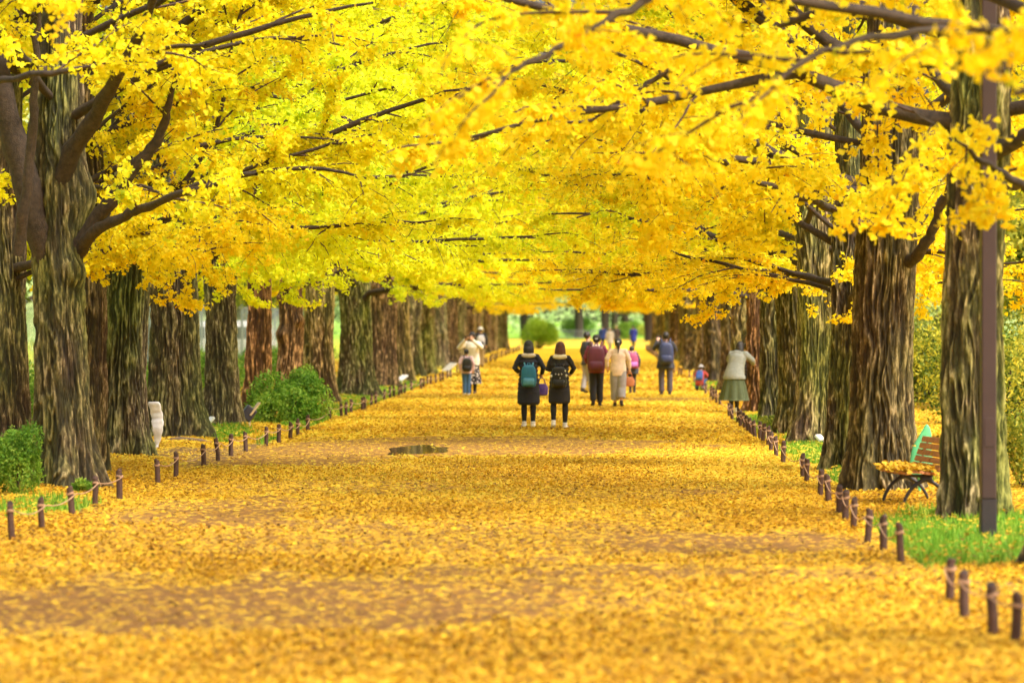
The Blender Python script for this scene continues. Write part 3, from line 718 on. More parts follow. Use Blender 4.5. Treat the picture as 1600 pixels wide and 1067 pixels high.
def woods():
    r = rs(40); out = []; tn = []
    for (x0, x1, y0, y1) in ((-90, 90, 520, 560), (-60, -35, 60, 500), (32, 60, 60, 500)):
        n = 42000; x = r.uniform(x0, x1, n); y = r.uniform(y0, y1, n)
        top = 12+9*vnoise(x*.06, y*.06, 0, 3); z = r.uniform(0, 1, n)**.8*top
        out.append(leaves(np.stack([x, y, z], 1), r.uniform(.5, 1.1, n), .3, r, OVAL)); tn.append(np.clip(vnoise(x*.15, y*.15, z*.2, 5)+r.normal(0, .12, n), 0, 1))
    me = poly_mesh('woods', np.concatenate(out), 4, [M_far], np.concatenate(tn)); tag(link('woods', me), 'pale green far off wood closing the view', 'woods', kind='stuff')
woods()
#PART2
# ------------------------------------------------------------------ stakes and ropes along the path
M_stake = simple('stained_wood', (.065, .030, .020), .75, .45, 18, .5)
M_staketop = simple('stake_top', (.035, .02, .016), .8, .3, 20, .3)
M_rope = simple('hemp_rope', (.42, .26, .16), .9, .3, 60, .5, bscale=250)
LP = [(15, 845, 787), (63, 828, 780), (111, 807, 766), (146, 791, 745), (185, 783, 735), (245, 757, 720), (273, 749, 707), (317, 730, 695), (340, 719, 685), (360, 711, 682), (383, 706, 678),
      (415, 697, 668), (435, 692, 665), (453, 688, 663), (465, 683, 660), (480, 675, 655), (515, 656, 636), (533, 653, 635), (540, 651, 635), (548, 646, 626), (566, 643, 623), (570, 641, 625), (580, 636, 618), (587, 633, 616),
      (600, 627, 611), (609, 623, 608), (615, 622, 606), (623, 620, 604), (627, 618, 603), (632, 616, 602), (643, 612, 600), (658, 609, 591), (662, 607, 592), (668, 603.5, 589), (673, 602.5, 589), (681, 601, 589), (688, 598, 586), (692, 596, 585), (699, 593, 583), (704, 591, 580), (714, 585, 575)]
RP = [(1586, 1006, 927), (1551, 992, 911), (1505, 966, 892), (1482, 939, 872), (1407, 881, 817), (1379, 859, 812), (1355, 847, 798), (1333, 826, 780), (1321, 813, 769), (1310, 804, 759), (1294, 784, 744), (1281, 775, 737), (1260, 754.6, 717),
      (1253, 746, 711), (1223, 724, 691), (1213, 714, 683.5), (1204, 706, 679), (1200, 695, 672), (1191.6, 690, 667), (1187, 686, 664), (1179, 684.5, 658), (1174, 680, 655), (1169, 675, 652), (1163.6, 671, 650), (1157, 668, 644),
      (1152.6, 662, 642), (1144, 657, 637.7), (1139, 652, 634), (1124.6, 633, 617), (1119, 630, 612), (1114, 624, 608), (1110, 620.6, 606), (1102, 617, 605), (1096.5, 611, 599), (1090, 604, 591), (1084, 598, 586), (1077, 592, 581)]
def stake_mesh(seed, h):
    r = rs(seed); mb = MB(); n = 12; rd = .034
    zs = [-.05, .0, h*.33, h*.66, h*.93, h-.006, h]; v = []
    mb.tube([(r.normal(0, .002)+.03*z*r.normal(0, .4), r.normal(0, .002), z) for z in zs], [rd*1.02, rd, rd*.98, rd*.97, rd*.96, rd*.93, rd*.82], n)
    return mb
stk = []
def row(pts, side, group):
    ws = []; far = []
    xs_ = [G(a, b) for a, b, _ in pts]
    y = xs_[-1][1]+3.2
    while y < 262: far.append(((-5.35 if side == 'left' else 2.62)+rr.uniform(-.08, .08)-(.25*(y > 190) if side == 'left' else -.15*(y > 190)), y)); y += rr.uniform(2.8, 4.2)
    allp = [(p[0], p[1], (b-t)/((b-HY)/2)) for p, (a, b, t) in zip(xs_, pts)]+[(x, y, .33) for x, y in far]
    m0 = None
    for i, (x, y, h) in enumerate(allp):
        h = min(max(h, .30), .37)
        mb = stake_mesh(i, h); me = mb.mesh('stake', [M_stake, M_staketop], False)
        me.polygons[len(me.polygons)-1].material_index = 1
        o = link('wooden_stake', me); o.location = (x, y, 0)
        o.rotation_euler = (rr.normal(0, .05), rr.normal(0, .05), rr.uniform(0, 6)); o.scale = (rr.uniform(.92, 1.08),)*2+(1,)
        tag(o, f'short brown wooden stake, {ordinal(i+1)} from the camera along the {side} edge of the path', 'stake', group)
        # rope collar
        cb = MB(); th = np.linspace(0, 2*np.pi, 15)
        for dz in (0, .012): cb.tube([(.037*math.cos(t), .037*math.sin(t), h-.075+dz+.006*math.sin(t*2)) for t in th], .006, 6, cap=False)
        if y < 130: cb.build('rope_loop', M_rope, o)
        ws.append((x, y, h-.07))
    rb = MB(); 
    for i in range(len(ws)-1):
        a_, b_ = np.array(ws[i]), np.array(ws[i+1]); 
        if i == (3 if side == 'right' else 4):
            tag(rb.build('rope', M_rope), f'short near run of thin tan rope between the first stakes on the {side}', 'rope'); rb = MB(); continue
        L = np.linalg.norm(b_-a_); sag = min(.09, .035*L*rr.uniform(.5, 1.3)); off = .036*(1 if side == 'left' else -1)
        rb.tube([a_*(1-t)+b_*t+np.array([off, 0, -4*sag*t*(1-t)]) for t in np.linspace(0, 1, 9)], .0055+.00002*a_[1], 6, cap=False)
    o = rb.build('rope', M_rope); tag(o, f'long thin tan rope strung from stake to stake along the {side} edge of the path', 'rope')
row(LP, 'left', 'wooden stakes along the left edge of the path')
row(RP, 'right', 'wooden stakes along the right edge of the path')

# ------------------------------------------------------------------ brown lamp pole
M_pole = simple('brown_painted_steel', (.040, .021, .023), .42, .12, 5, .05)
M_poleb = simple('pole_base_dark', (.022, .015, .02), .5, .2, 8, .1)
def pole():
    x, y = G(1542, 846); t = thing('street_lamp', 'tall square brown steel pole with darker foot on the grass at the right', 'lamp pole', (x, y, -.01), R(4))
    mb = MB(); mb.box((0, 0, 3.0), (.135, .135, 5.2)); mb.build('pole', M_pole, t, False, bevel=.012)
    mb = MB(); mb.loft([(0, 0, 0, .0715, .0715), (0, 0, .40, .0715, .0715)], 32, e=14); mb.build('foot', M_poleb, t, False)
    mb = MB(); mb.box((0, -.069, 1.0), (.085, .006, .26)); mb.build('hatch', M_pole, t, False, bevel=.002)
    mb = MB(); mb.box((0, 0, 5.62), (.30, .30, .04)); mb.box((0, 0, 5.86), (.26, .26, .42)); mb.loft([(0, 0, 6.08, .21, .21), (0, 0, 6.2, .04, .04)], 24, e=8); mb.build('lantern', M_pole, t, False, bevel=.01)
pole()

# ------------------------------------------------------------------ bench
M_slat = simple('orange_brown_wood', (.42, .17, .065), .6, .35, 9, .35)
M_iron = simple('black_cast_iron', (.018, .016, .02), .45, .2, 20, .1)
M_tarp = simple('mint_green_sheet', (.10, .50, .24), .5, .12, 6, .25, bscale=9)
def bench():
    x, y = G(1424, 792); t = thing('park_bench', 'slatted orange brown bench with black curved iron legs, yellow leaves on its seat', 'bench', (x+.10, y+.7, -.01), R(9)); t.scale = (.80, .85, .90)
    # local: front is -x, length along y
    seat = MB(); prof = [(-.29, .41, .12), (-.20, .425, -.03), (-.11, .42, -.06), (-.02, .41, -.06), (.07, .405, -.03)]
    for (px, pz, ti) in prof:
        for yy in (0,): seat.box((px, yy, pz), (.078, 1.45, .032), Matrix.Rotation(-ti, 4, 'Y'))
    seat.build('seat', M_slat, t, False, bevel=.006)
    back = MB()
    for i in range(5):
        u = i/4; back.box((.15+.13*u, 0, .47+.31*u), (.032, 1.45, .070), Matrix.Rotation(.38, 4, 'Y'))
    back.build('backrest', M_slat, t, False, bevel=.006)
    for yy in (-.56, .56):
        lb = MB()
        def bez(p, n=12):
            p = np.array(p, float); tt = np.linspace(0, 1, n)[:, None]
            return (1-tt)**3*p[0]+3*(1-tt)**2*tt*p[1]+3*(1-tt)*tt**2*p[2]+tt**3*p[3]
        lb.tube(bez([(-.33, yy, .0), (-.27, yy, .22), (-.12, yy, .33), (.08, yy, .35)]), np.linspace(.024, .032, 12), 8)
        lb.tube(bez([(.33, yy, .0), (.27, yy, .2), (.12, yy, .32), (-.08, yy, .345)]), np.linspace(.022, .03, 12), 8)
        lb.tube(bez([(-.25, yy, .385), (-.1, yy, .37), (.13, yy, .36), (.19, yy, .46)]), .022, 8)
        lb.tube(bez([(.19, yy, .46), (.24, yy, .58), (.29, yy, .70), (.325, yy, .80)]), .020, 8)
        lb.build('leg_frame', M_iron, t, voxel=.012)
    r = rs(3); n = 520
    pos = np.stack([r.uniform(-.26, .10, n), r.uniform(-.66, .66, n), .395+r.uniform(0, .03, n)], 1)
    n2 = 10; p2 = np.stack([np.zeros(n2), r.uniform(-.7, .7, n2), np.zeros(n2)], 1); u = r.randint(0, 5, n2)/4; p2[:, 1] *= .92; p2[:, 0] = .12+.10*u; p2[:, 2] = .42+.26*u
    m4 = np.array(t.matrix_basis); V = leaves(np.concatenate([pos, p2]), r.uniform(.055, .08, n+n2), .6, r, FAN)
    c, s = math.cos(R(9)), math.sin(R(9)); V = np.stack([V[..., 0]*c-V[..., 1]*s+x+.06, V[..., 0]*s+V[..., 1]*c+y+.7, V[..., 2]-.01], -1)
    o = link('fallen_leaves', poly_mesh('bench_leaves', V, 8, [M_fall], np.clip(r.normal(.4, .15, n+n2), 0, 1))); tag(o, 'layer of yellow leaves lying on the bench seat', 'fallen leaves', kind='stuff')
    x2, y2 = G(1446, 775); mb = MB()
    rings = []
    for i in range(12):
        u = i/11; w = .125*(1-u**2.2)**.8+.014; rings.append((x2-.07+.09*u+.01*math.sin(u*9), y2+.2, .22+.60*u, w, .05*(1-u)+.01))
    mb.loft(rings, 16); mb.loft([(x2-.06, y2+.2, -.02, .02, .02), (x2-.06, y2+.2, .3, .02, .02)], 8)
    o = mb.build('folded_sheet', M_tarp, voxel=.012); tag(o, 'mint green pointed sheet standing upright behind the bench backrest', 'sheet')
bench()

# ------------------------------------------------------------------ small plates, sheet and box lamp at the tree feet
M_white = simple('white_plastic', (.78, .78, .80), .45, .06, 5, .05)
M_sheet = simple('translucent_white_sheet', (.68, .68, .74), .35, .2, 9, .7, bscale=12)
M_navy = simple('dark_navy_housing', (.03, .03, .055), .4, .2, 9, .05)
M_tan = simple('tan_panel', (.55, .42, .26), .6, .1, 9, .1)
plates = [(178, 712, 698, .17, 1.0, 'white tilted lamp with pale hood at the foot of the second left trunk group', .35), (325, 672, 660, .17, .8, 'small white lamp between the two trunks left of the dark box lamp', .5),
          (1283, 697, 687, .15, -.7, 'white tilted lamp in the bright grass on the right', -.6), (1340, 735, 723, .12, -.9, 'small white lamp beside the foot of the wide right trunk', .3),
          (628, 604, 591, .24, .5, 'white tilted lamp standing on the left verge before the stakes', .8), (610, 600, 587, .13, .3, 'tiny white lamp at a dark trunk in the left row, middle distance', 0),
          (594, 601, 590, .12, .2, 'faint white lamp at the edge of a brown trunk in the left row', 0), (702, 588, 574, .36, .6, 'white tilted lamp beside the left rope near the woman in the white coat', .7)]
for px, by, cyy, w, tl, lb, rz in plates:
    w *= 1.35
    x, y = G(px, by); k = (by-HY)/2; z = (by-cyy)/k
    t = thing('garden_lamp', lb, 'garden lamp', (x, y, -.01), rz, 'small white lamps at the tree feet')
    mb = MB(); rt = Matrix.Rotation(-tl, 4, 'Y'); mb.box((0, 0, z+.02), (w, w*.8, .05), rt); mb.build('housing', M_white, t, False, bevel=.012)
    mb = MB(); mb.tube([(.0, 0, -.04), (.0, 0, z-.01)], .014, 8); mb.box((0, 0, z-.012), (.05, w*.5, .03)); mb.build('stem', M_white, t, False)
x, y = G(387, 668); t = thing('floodlight', 'dark navy box lamp with tan front tilted up at the foot of the left trunk', 'floodlight', (x, y, -.01), .2)
mb = MB(); rt = Matrix.Rotation(R(38), 4, 'Y'); mb.box((0, 0, .27), (.22, .24, .26), rt); mb.build('housing', M_navy, t, False, bevel=.02)
mb = MB(); mb.box(np.array([.115, 0, .27+.085]), (.035, .27, .30), rt); mb.build('front_panel', M_tan, t, False, bevel=.006)
mb = MB(); mb.tube([(.02, 0, -.03), (.02, 0, .16)], .018, 8); mb.build('stem', M_white, t)
x, y = G(243, 706); mb = MB()
rings = []; r = rs(8)
for i in range(18):
    u = i/17; w = .012+.085*min(1, u*1.9)**.8+.008*math.sin(i*2.1); sh = .02-.04*u+.05*math.sin(u*3); rings.append((x-.03+sh, y+.02*math.sin(u*11), .02+.74*u, w, .018+.012*math.sin(i*1.7)**2))
mb.loft(rings, 20); o = mb.build('plastic_sheet', M_sheet, voxel=.012); tag(o, 'crumpled whitish plastic sheet wrapped upright behind the mossy left trunk', 'plastic sheet')
M_root = simple('grey_root', (.16, .11, .07), .85, .4, 12, .5)
x, y = G(280, 694); mb = MB(); mb.tube([(x-.25, y, .03), (x, y-.1, .07), (x+.35, y-.3, .05), (x+.62, y-.5, .01)], [.05, .055, .05, .03], 10)
tag(mb.build('fallen_branch', M_root), 'grey fallen branch lying between the white plastic sheet and the stakes', 'branch')

# ------------------------------------------------------------------ fence, signs and van beyond the left row
M_fence = simple('grey_green_steel', (.16, .20, .19), .5, .15, 3, 0)
M_blue = simple('blue_sign_paint', (.02, .07, .42), .5, .08, 3, 0)
M_glass = simple('dark_glass', (.03, .035, .045), .08, .1, 3, 0)
M_tyre = simple('rubber', (.02, .02, .02), .8, .2, 9, 0)
M_van = simple('van_white', (.70, .70, .72), .3, .04, 2, 0)
M_wall = simple('pale_concrete', (.52, .50, .46), .8, .1, 2, .2)
def fence():
    t = thing('fence', 'tall grey steel railing running behind the left row of trees', 'fence', (-14.2, 60, 0))
    pb = MB(); rb = MB()
    pb.box((0, 0, 1.3), (.08, .08, 2.6)); pb1 = pb.mesh('post', [M_fence], False)
    for i in range(40*12): rb.box((0, i*3.0/12+.06, 1.3), (.014, .016, 2.35))
    for z in (.18, 2.48): rb.box((0, 60, z), (.03, 119.9, .045))
    for i in range(41):
        q = link('post', pb1, t); q.location = (0, i*3.0, 0)
    rb.build('railing', M_fence, t, False)
    w = MB(); w.box((-14.2, 120, .05), (.25, 121, .3)); tag(w.build('low_wall', M_wall, None, False), 'low pale concrete kerb wall under the grey railing', 'wall')
fence()
def sign(px, cyy, Y, w, h, lb):
    X, _, Z = P(px, cyy, Y); t = thing('sign', lb, 'sign', (X, Y, 0), .1)
    mb = MB(); mb.box((0, 0, Z), (w, .03, h)); mb.build('board', M_blue, t, False, bevel=.01)
    mb = MB(); mb.box((0, .03, Z/2), (.05, .04, Z)); mb.build('post', M_fence, t, False)
    mb = MB(); r = rs(int(px)+300)
    for z, ws in ((h*.2, .6), (-h*.12, .7)):
        xx = -w*ws/2
        while xx < w*ws/2:
            a_ = r.uniform(.04, .07); mb.box((xx+a_/2, -.0175, Z+z), (a_, .003, h*.13)); xx += a_+.02
    mb.build('lettering', M_white, t, False)
sign(148, 540, 88, .55, .55, 'blue board with small white lettering between the two nearest left trunk groups')
sign(-6, 572, 80, .5, .85, 'blue board at the left edge behind the leftmost trunk')
def van():
    Y = 165; X = P(345, 540, Y)[0]; t = thing('parked_van', 'white van parked beyond the railing between the left trunks', 'van', (X, Y, 0), R(88))
    # local: length along y
    mb = MB(); rings = []
    for (yy, w, z0, z1) in ((-2.3, .78, .42, 1.1), (-2.1, .85, .36, 1.9), (-1.2, .87, .34, 1.98), (1.0, .87, .34, 1.96), (1.55, .86, .35, 1.7), (2.1, .84, .38, 1.08), (2.35, .74, .45, .95)):
        th = np.arange(28)*2*np.pi/28; c, s = np.cos(th), np.sin(th); c = np.sign(c)*abs(c)**.4; s = np.sign(s)*abs(s)**.4
        rings.append(np.stack([w*c, np.full(28, yy), (z0+z1)/2+(z1-z0)/2*s], 1))
    f = [(i*28+j, i*28+(j+1) % 28, (i+1)*28+(j+1) % 28, (i+1)*28+j) for i in range(6) for j in range(28)]+[tuple(range(27, -1, -1)), tuple(6*28+j for j in range(28))]
    mb.add(np.concatenate(rings), f); mb.build('body', M_van, t)
    for s in (-1, 1):
        for y0, y1 in ((-1.9, -.7), (-.6, .5), (.6, 1.25)):
            g = MB(); g.box((s*.872, (y0+y1)/2, 1.45), (.02, y1-y0, .5)); g.build('window', M_glass, t, False, bevel=.008)
        for yy in (-1.5, 1.45):
            g = MB(); g.tube([(s*.70, yy, .32), (s*.88, yy, .32)], .32, 24); wv = g.build('wheel', M_tyre, t, False)
            g = MB(); g.tube([(s*.86, yy, .32), (s*.89, yy, .32)], .18, 16); g.build('rim', M_fence, wv, False)
        g = MB(); g.box((s*.6, 2.33, .8), (.26, .06, .16)); g.build('headlight', M_glass, t, False, bevel=.02)
    g = MB(); g.box((0, 1.86, 1.42), (1.4, .03, .66), Matrix.Rotation(R(-42), 4, 'X')); g.build('windscreen', M_glass, t, False)
van()
# low fence across the avenue's end
M_gf = simple('grey_violet_steel', (.20, .18, .22), .5, .1, 3, 0)
t = thing('fence', 'low grey fence crossing behind the end of the path', 'fence', (P(885, 500, 420)[0], 420, 0)); rb = MB()
for i in range(46): rb.box((-4.5+i*.2, 0, .45), (.05, .03, .9))
for z in (.15, .85): rb.box((0, .0, z), (9.1, .05, .06))
rb.build('railing', M_gf, t, False)

# ------------------------------------------------------------------ people
def cloth(name, col, var=.2, rough=.8, scale=14): return simple(name, col, rough, var, scale, .35, bscale=40)
M_skin = simple('skin', (.56, .33, .23), .55, .08, 10, .05)
K = {n: cloth(n, c) for n, c in dict(navy_coat=(.016, .018, .032), black_coat=(.020, .018, .024), leggings=(.010, .010, .013), cream_fur=(.80, .73, .60), white_coat=(.74, .70, .62), pink_top=(.68, .48, .55), jeans=(.05, .13, .30),
     khaki=(.38, .27, .14), dark_jacket=(.03, .032, .045), grey_trouser=(.26, .25, .27), maroon=(.17, .025, .06), pale_pink=(.68, .55, .50), cream_knit=(.66, .52, .42), violet=(.16, .07, .26), black_trouser=(.014, .014, .02),
     blue_jacket=(.02, .05, .32), charcoal=(.06, .05, .065), royal=(.015, .025, .28), sage=(.21, .23, .215), olive=(.055, .075, .03), red_jacket=(.58, .09, .07), white_shoe=(.72, .70, .68), black_shoe=(.018, .016, .018), orange_brown=(.45, .16, .07),
     grey_light=(.5, .5, .55), beige=(.58, .52, .44)).items()}
M_hb = simple('black_hair', (.010, .008, .008), .4, .3, 40, .4); M_hr = simple('reddish_hair', (.10, .026, .014), .4, .4, 40, .4); M_hg = simple('grey_hair', (.45, .43, .42), .5, .2, 40, .4)
def pbr(name, c, r=.5): return simple(name, c, r, .18, 12, .2)
B_teal = pbr('teal_fabric', (.015, .16, .30)); B_teal2 = pbr('teal_light', (.08, .30, .46)); B_black = pbr('black_nylon', (.012, .012, .015), .4); B_stud = simple('silver_stud', (.8, .78, .7), .3, .05, 4, 0, .8)
B_maroon = pbr('maroon_nylon', (.095, .014, .035)); B_violet = pbr('violet_nylon', (.30, .10, .36)); B_pink = pbr('pink_nylon', (.25, .03, .11)); B_navy = pbr('navy_nylon', (.02, .03, .09)); B_white = pbr('white_nylon', (.6, .62, .72)); B_blue = pbr('blue_nylon', (.06, .16, .62))
def floral():
    m, nt, b = mat('floral_print'); tc = N_(nt, 'ShaderNodeTexCoord'); v = N_(nt, 'ShaderNodeTexVoronoi', Scale=19.0); nt.links.new(tc.outputs['Object'], v.inputs['Vector'])
    r = ramp(nt, [(.25, (.75, .66, .6)), (.4, (.015, .012, .015))], v.outputs['Distance']); nt.links.new(r.outputs[0], b.inputs['Base Color']); b.inputs['Roughness'].default_value = .8; return m
M_floral = floral()

def hand(mb, w, d, side, up):
    """palm, four unequal curled fingers and a thumb; w wrist, d pointing direction, up = back-of-hand normal"""
    w = Vector(w); d = Vector(d).normalized(); n = Vector(up); n = (n-d*n.dot(d)).normalized(); s = d.cross(n)*side
    mb.tube([w-d*.02, w+d*.02, w+d*.05, w+d*.085], [.024, .031, .036, .030], 10)
    for i, L in enumerate((.066, .076, .071, .055)):
        o = s*(.026-.0175*i); a0 = w+d*.08+o; a1 = a0+d*L*.45-n*.006; a2 = a1+d*L*.3-n*.018; a3 = a2+d*L*.16-n*.022
        mb.tube([a0-d*.02, a0, a1, a2, a3], [.0095, .0095, .009, .0085, .007], 8)
    b0 = w+d*.03+s*.026; mb.tube([b0-d*.01, b0+s*.02+d*.015-n*.006, b0+s*.03+d*.04-n*.012, b0+s*.028+d*.06-n*.016], [.012, .0115, .010, .008], 8)

def person(px, py, label, H=1.62, rz=0, coat=None, hem=.42, legs=None, shoe='black_shoe', hair='black', hairlen='short', skirt=None, trouser=None, wide=False, lean=0.0, side=0.0,
           arms=((.0, .0), (.0, .0)), stance=.07, step=0.0, hood=None, cap=None, hat=None, backpack=None, bulk=1.0, sleeve=None, face=False, crouch=False, held=(None, None), headtilt=0.0, voxel=.010, elbows=None, hands=None, group='walkers on the avenue', top_sc=1.0):
    """built facing +y (away from the camera) in a 1.7 m body, then scaled"""
    bulk = bulk*.93
    X, Y = G(px, py); s = H/1.70
    t = thing('person', label, 'person', (X, Y, 0.004), rz, group); t.scale = (s,)*3
    V3 = Vector
    hipz = .90 if not crouch else .34; hy = -.12 if crouch else 0
    kn, an, ft = [], [], []
    for sd in (-1, 1):
        st = step*sd
        if crouch: kn.append(V3((sd*.19, .26, .48))); an.append(V3((sd*.13, .0, .08)))
        else: kn.append(V3((sd*stance*1.05, st*.35+.015, .49))); an.append(V3((sd*stance, st*.75-(.03 if st < 0 else 0), .085+(.05 if st < 0 else 0))))
        ft.append(an[-1]+V3((sd*.02, .15, -.05-(.0 if st >= 0 else .03))))
    hip = [V3((-.085, hy, hipz)), V3((.085, hy, hipz))]
    L = lean
    def up(z): # spine point
        q = (z-hipz if not crouch else z-.34); 
        return V3((side*q, hy+math.sin(L)*q, hipz+math.cos(L)*q))
    z0 = hipz
    ch = up(z0+.36); nk = up(z0+.56); hd = nk+V3((side*.1, math.sin(L+headtilt)*.13, math.cos(L+headtilt)*.13)); 
    sh = [nk+V3((-.175*bulk, 0, -.07)), nk+V3((.175*bulk, 0, -.07))]
    el, wr = [], []
    for i, sd in enumerate((-1, 1)):
        e_ = V3(elbows[i]) if elbows and elbows[i] is not None else V3((sd*.25*bulk, -.03+arms[i][0], -.27))
        w_ = V3(hands[i]) if hands and hands[i] is not None else V3((sd*.24*bulk, .05+arms[i][1], -.52))
        el.append(nk+e_-V3((0, 0, .07))*0); wr.append(nk+w_)
    # ---- body: one continuous skin
    mb = MB()
    mb.tube([up(z0-.06), up(z0+.05), up(z0+.22), up(z0+.40), up(z0+.50), up(z0+.54)], [.13, .155, .125, .155, .13, .06], 20, sq=.68)
    mb.tube([nk-V3((0, 0, .06)), nk+V3((0, .01, .03)), hd-V3((0, 0, .06))], [.062, .052, .052], 14)
    mb.ball(hd+V3((0, -.005, .02)), (.074, .092, .104), 18); mb.ball(hd+V3((0, .035, -.045)), (.052, .055, .062), 14)
    mb.tube([hd+V3((0, .085, .03)), hd+V3((0, .108, -.012)), hd+V3((0, .09, -.022))], [.010, .016, .012], 8)
    mb.tube([hd+V3((-.022, .083, -.052)), hd+V3((0, .09, -.052)), hd+V3((.022, .083, -.052))], [.006, .009, .006], 8)
    for sd in (-1, 1): mb.ball(hd+V3((sd*.077, -.0, .0)), (.012, .02, .032), 10)
    for i in (0, 1):
        mb.tube([hip[i]+V3((0, 0, .03)), hip[i]*.5+kn[i]*.5+V3((0, .012, 0)), kn[i], kn[i]*.55+an[i]*.45+V3((0, -.02, 0)), an[i]], [.092, .074, .055, .054, .036], 16)
        mb.tube([an[i]+V3((0, -.03, -.035)), an[i]+V3((0, .05, -.04)), ft[i]], [.034, .038, .028], 10)
        mb.tube([nk+V3((0, 0, -.06)), sh[i], el[i]*.5+sh[i]*.5, el[i], el[i]*.6+wr[i]*.4, wr[i]], [.06, .058, .047, .040, .037, .025], 14)
        d = wr[i]-el[i]; hand(mb, wr[i], d, (1 if i else -1), V3((0, -1, 0)) if abs(d.normalized().y) < .8 else V3((0, 0, 1)))
    mb.build('body', M_skin, t, voxel=.0075 if py > 600 else .010)
    if face:
        for sd in (-1, 1): 
            e = MB(); e.ball(hd+V3((sd*.030, .082, .018)), (.011, .006, .007), 8); e.build('eye', M_hb, t)
    # ---- upper garment
    if coat:
        m = K[coat]; mb = MB(); b_ = bulk*top_sc
        hz = -(.90-hem) if not crouch else -.08
        def bot(q): return up(z0+q)
        low = up(z0) if not crouch else up(z0)
        secs = [V3((low.x, low.y-.0, low.z+hz)), V3((low.x, low.y, low.z+hz*.9)), V3((low.x, low.y, low.z+hz*.45)), up(z0+.04), up(z0+.22), up(z0+.40), up(z0+.49), up(z0+.545)]
        rad = [.19*b_, .235*b_, .23*b_, .20*b_, .175*b_, .185*b_, .15*b_, .085]
        if hem > .8: secs = secs[2:]; rad = rad[2:]; secs[0] = up(z0-.03-(.9-hem)); rad[0] = .185*b_
        mb.tube(secs, rad, 26, sq=.72)
        for i in (0, 1):
            mb.tube([nk+V3((0, 0, -.08)), sh[i]+V3((0, 0, .0)), el[i]*.5+sh[i]*.5, el[i], el[i]*.5+wr[i]*.5, wr[i]-(wr[i]-el[i])*.05], [.085, .076*b_, .066*b_, .058*b_, .052*b_, .044*b_], 16)
        if coat in ('navy_coat', 'black_coat'):      # quilted rings
            for q in np.arange(hz+.08, .42, .085):
                c_ = V3((low.x, low.y, low.z+q)) if q < 0 else up(z0+q); rr_ = np.interp(q, [hz, -.2, .04, .22, .40], [.222, .228, .214, .192, .204])*b_
                mb.tube([c_-V3((0, 0, .024)), c_, c_+V3((0, 0, .024))], [rr_*.96, rr_*1.035, rr_*.96], 26, sq=.72)
        mb.build('coat' if hem < .8 else 'jacket', m, t, voxel=voxel)
    if hood:
        mb = MB(); th = np.linspace(0, 2*np.pi, 17)
        mb.tube([nk+V3((.115*math.cos(a_), -.01+.095*math.sin(a_)*1.0, -.015-.045*math.sin(-a_)*-1+(-.035 if math.sin(a_) < -.3 else 0))) for a_ in th], .043, 10, cap=False)
        mb.ball(nk+V3((0, -.10, -.035)), (.15, .055, .052), 16); mb.build('hood', K[hood], t, voxel=.012)
    # ---- legs
    if trouser:
        mb = MB(); w = 1.35 if wide else 1.0; mb.tube([up(z0-.04), up(z0+.06), up(z0+.14)], [.175, .17, .15], 20, sq=.72)
        for i in (0, 1):
            end = an[i]+V3((0, 0, .02 if not wide else .10)); mb.tube([hip[i]+V3((0, 0, .02)), hip[i]*.5+kn[i]*.5, kn[i], kn[i]*.5+end*.5, end], [.105*min(w, 1.15), .092*w, .075*w*1.1, .070*w*1.15, .060*w*1.25], 18)
        mb.build('trousers', K[trouser], t, voxel=voxel)
    if legs:
        mb = MB(); mb.tube([up(z0-.06), up(z0+.08)], [.16, .16], 18, sq=.72)
        for i in (0, 1): mb.tube([hip[i]+V3((0, 0, .02)), hip[i]*.5+kn[i]*.5+V3((0, .012, 0)), kn[i], kn[i]*.6+an[i]*.4+V3((0, -.02, 0)), an[i]], [.098, .080, .060, .060, .042], 16)
        mb.build('leggings', K[legs], t, voxel=voxel)
    if skirt:
        mb = MB(); n = 56; rings = []; hemz, mt = skirt
        for i in range(14):
            u = i/13; th = np.arange(n)*2*np.pi/n; z = .98*(1-u)+hemz*u; fr = .15+(.19 if mt is not M_floral else .09)*u**.8; pl = 1+.09*u*np.sin(th*9)+.03*u*np.sin(th*17+1)
            rings.append(np.stack([fr*pl*np.cos(th)*1.05, fr*pl*np.sin(th)*.85+.03*math.sin(L)*(1-u), np.full(n, z)], 1))
        f = [(i*n+j, i*n+(j+1) % n, (i+1)*n+(j+1) % n, (i+1)*n+j) for i in range(13) for j in range(n)]+[tuple(range(n)), tuple(13*n+j for j in range(n-1, -1, -1))]
        mb.add(np.concatenate(rings), f); mb.build('skirt', mt, t)
    for i in (0, 1):
        mb = MB(); a_ = an[i]; fx = ft[i]
        mb.tube([a_+V3((0, -.02, .05)), a_+V3((0, -.015, -.02))], [.046, .05], 12)
        mb.tube([a_+V3((0, -.07, -.045)), a_+V3((0, -.02, -.035)), a_+V3((0, .06, -.045)), fx+V3((0, .0, -.003)), fx+V3((0, .045, -.008))], [.034, .046, .047, .046, .03], 12, sq=.85)
        mb.build('shoe', K[shoe], t, voxel=.01)
    # ---- hair
    hm = {'black': M_hb, 'red': M_hr, 'grey': M_hg}[hair]; mb = MB()
    mb.ball(hd+V3((0, -.018, .034)), (.096, .104, .106), 18)
    if hairlen == 'long': mb.tube([hd+V3((0, -.04, .04)), hd+V3((0, -.07, -.04)), hd+V3((0, -.078, -.12)), hd+V3((0, -.07, -.19))], [.096, .108, .108, .07], 16, sq=.7)
    if hairlen == 'bob': mb.tube([hd+V3((0, -.03, .05)), hd+V3((0, -.045, -.05)), hd+V3((0, -.05, -.13)), hd+V3((0, -.05, -.15))], [.095, .112, .112, .09], 16, sq=.85)
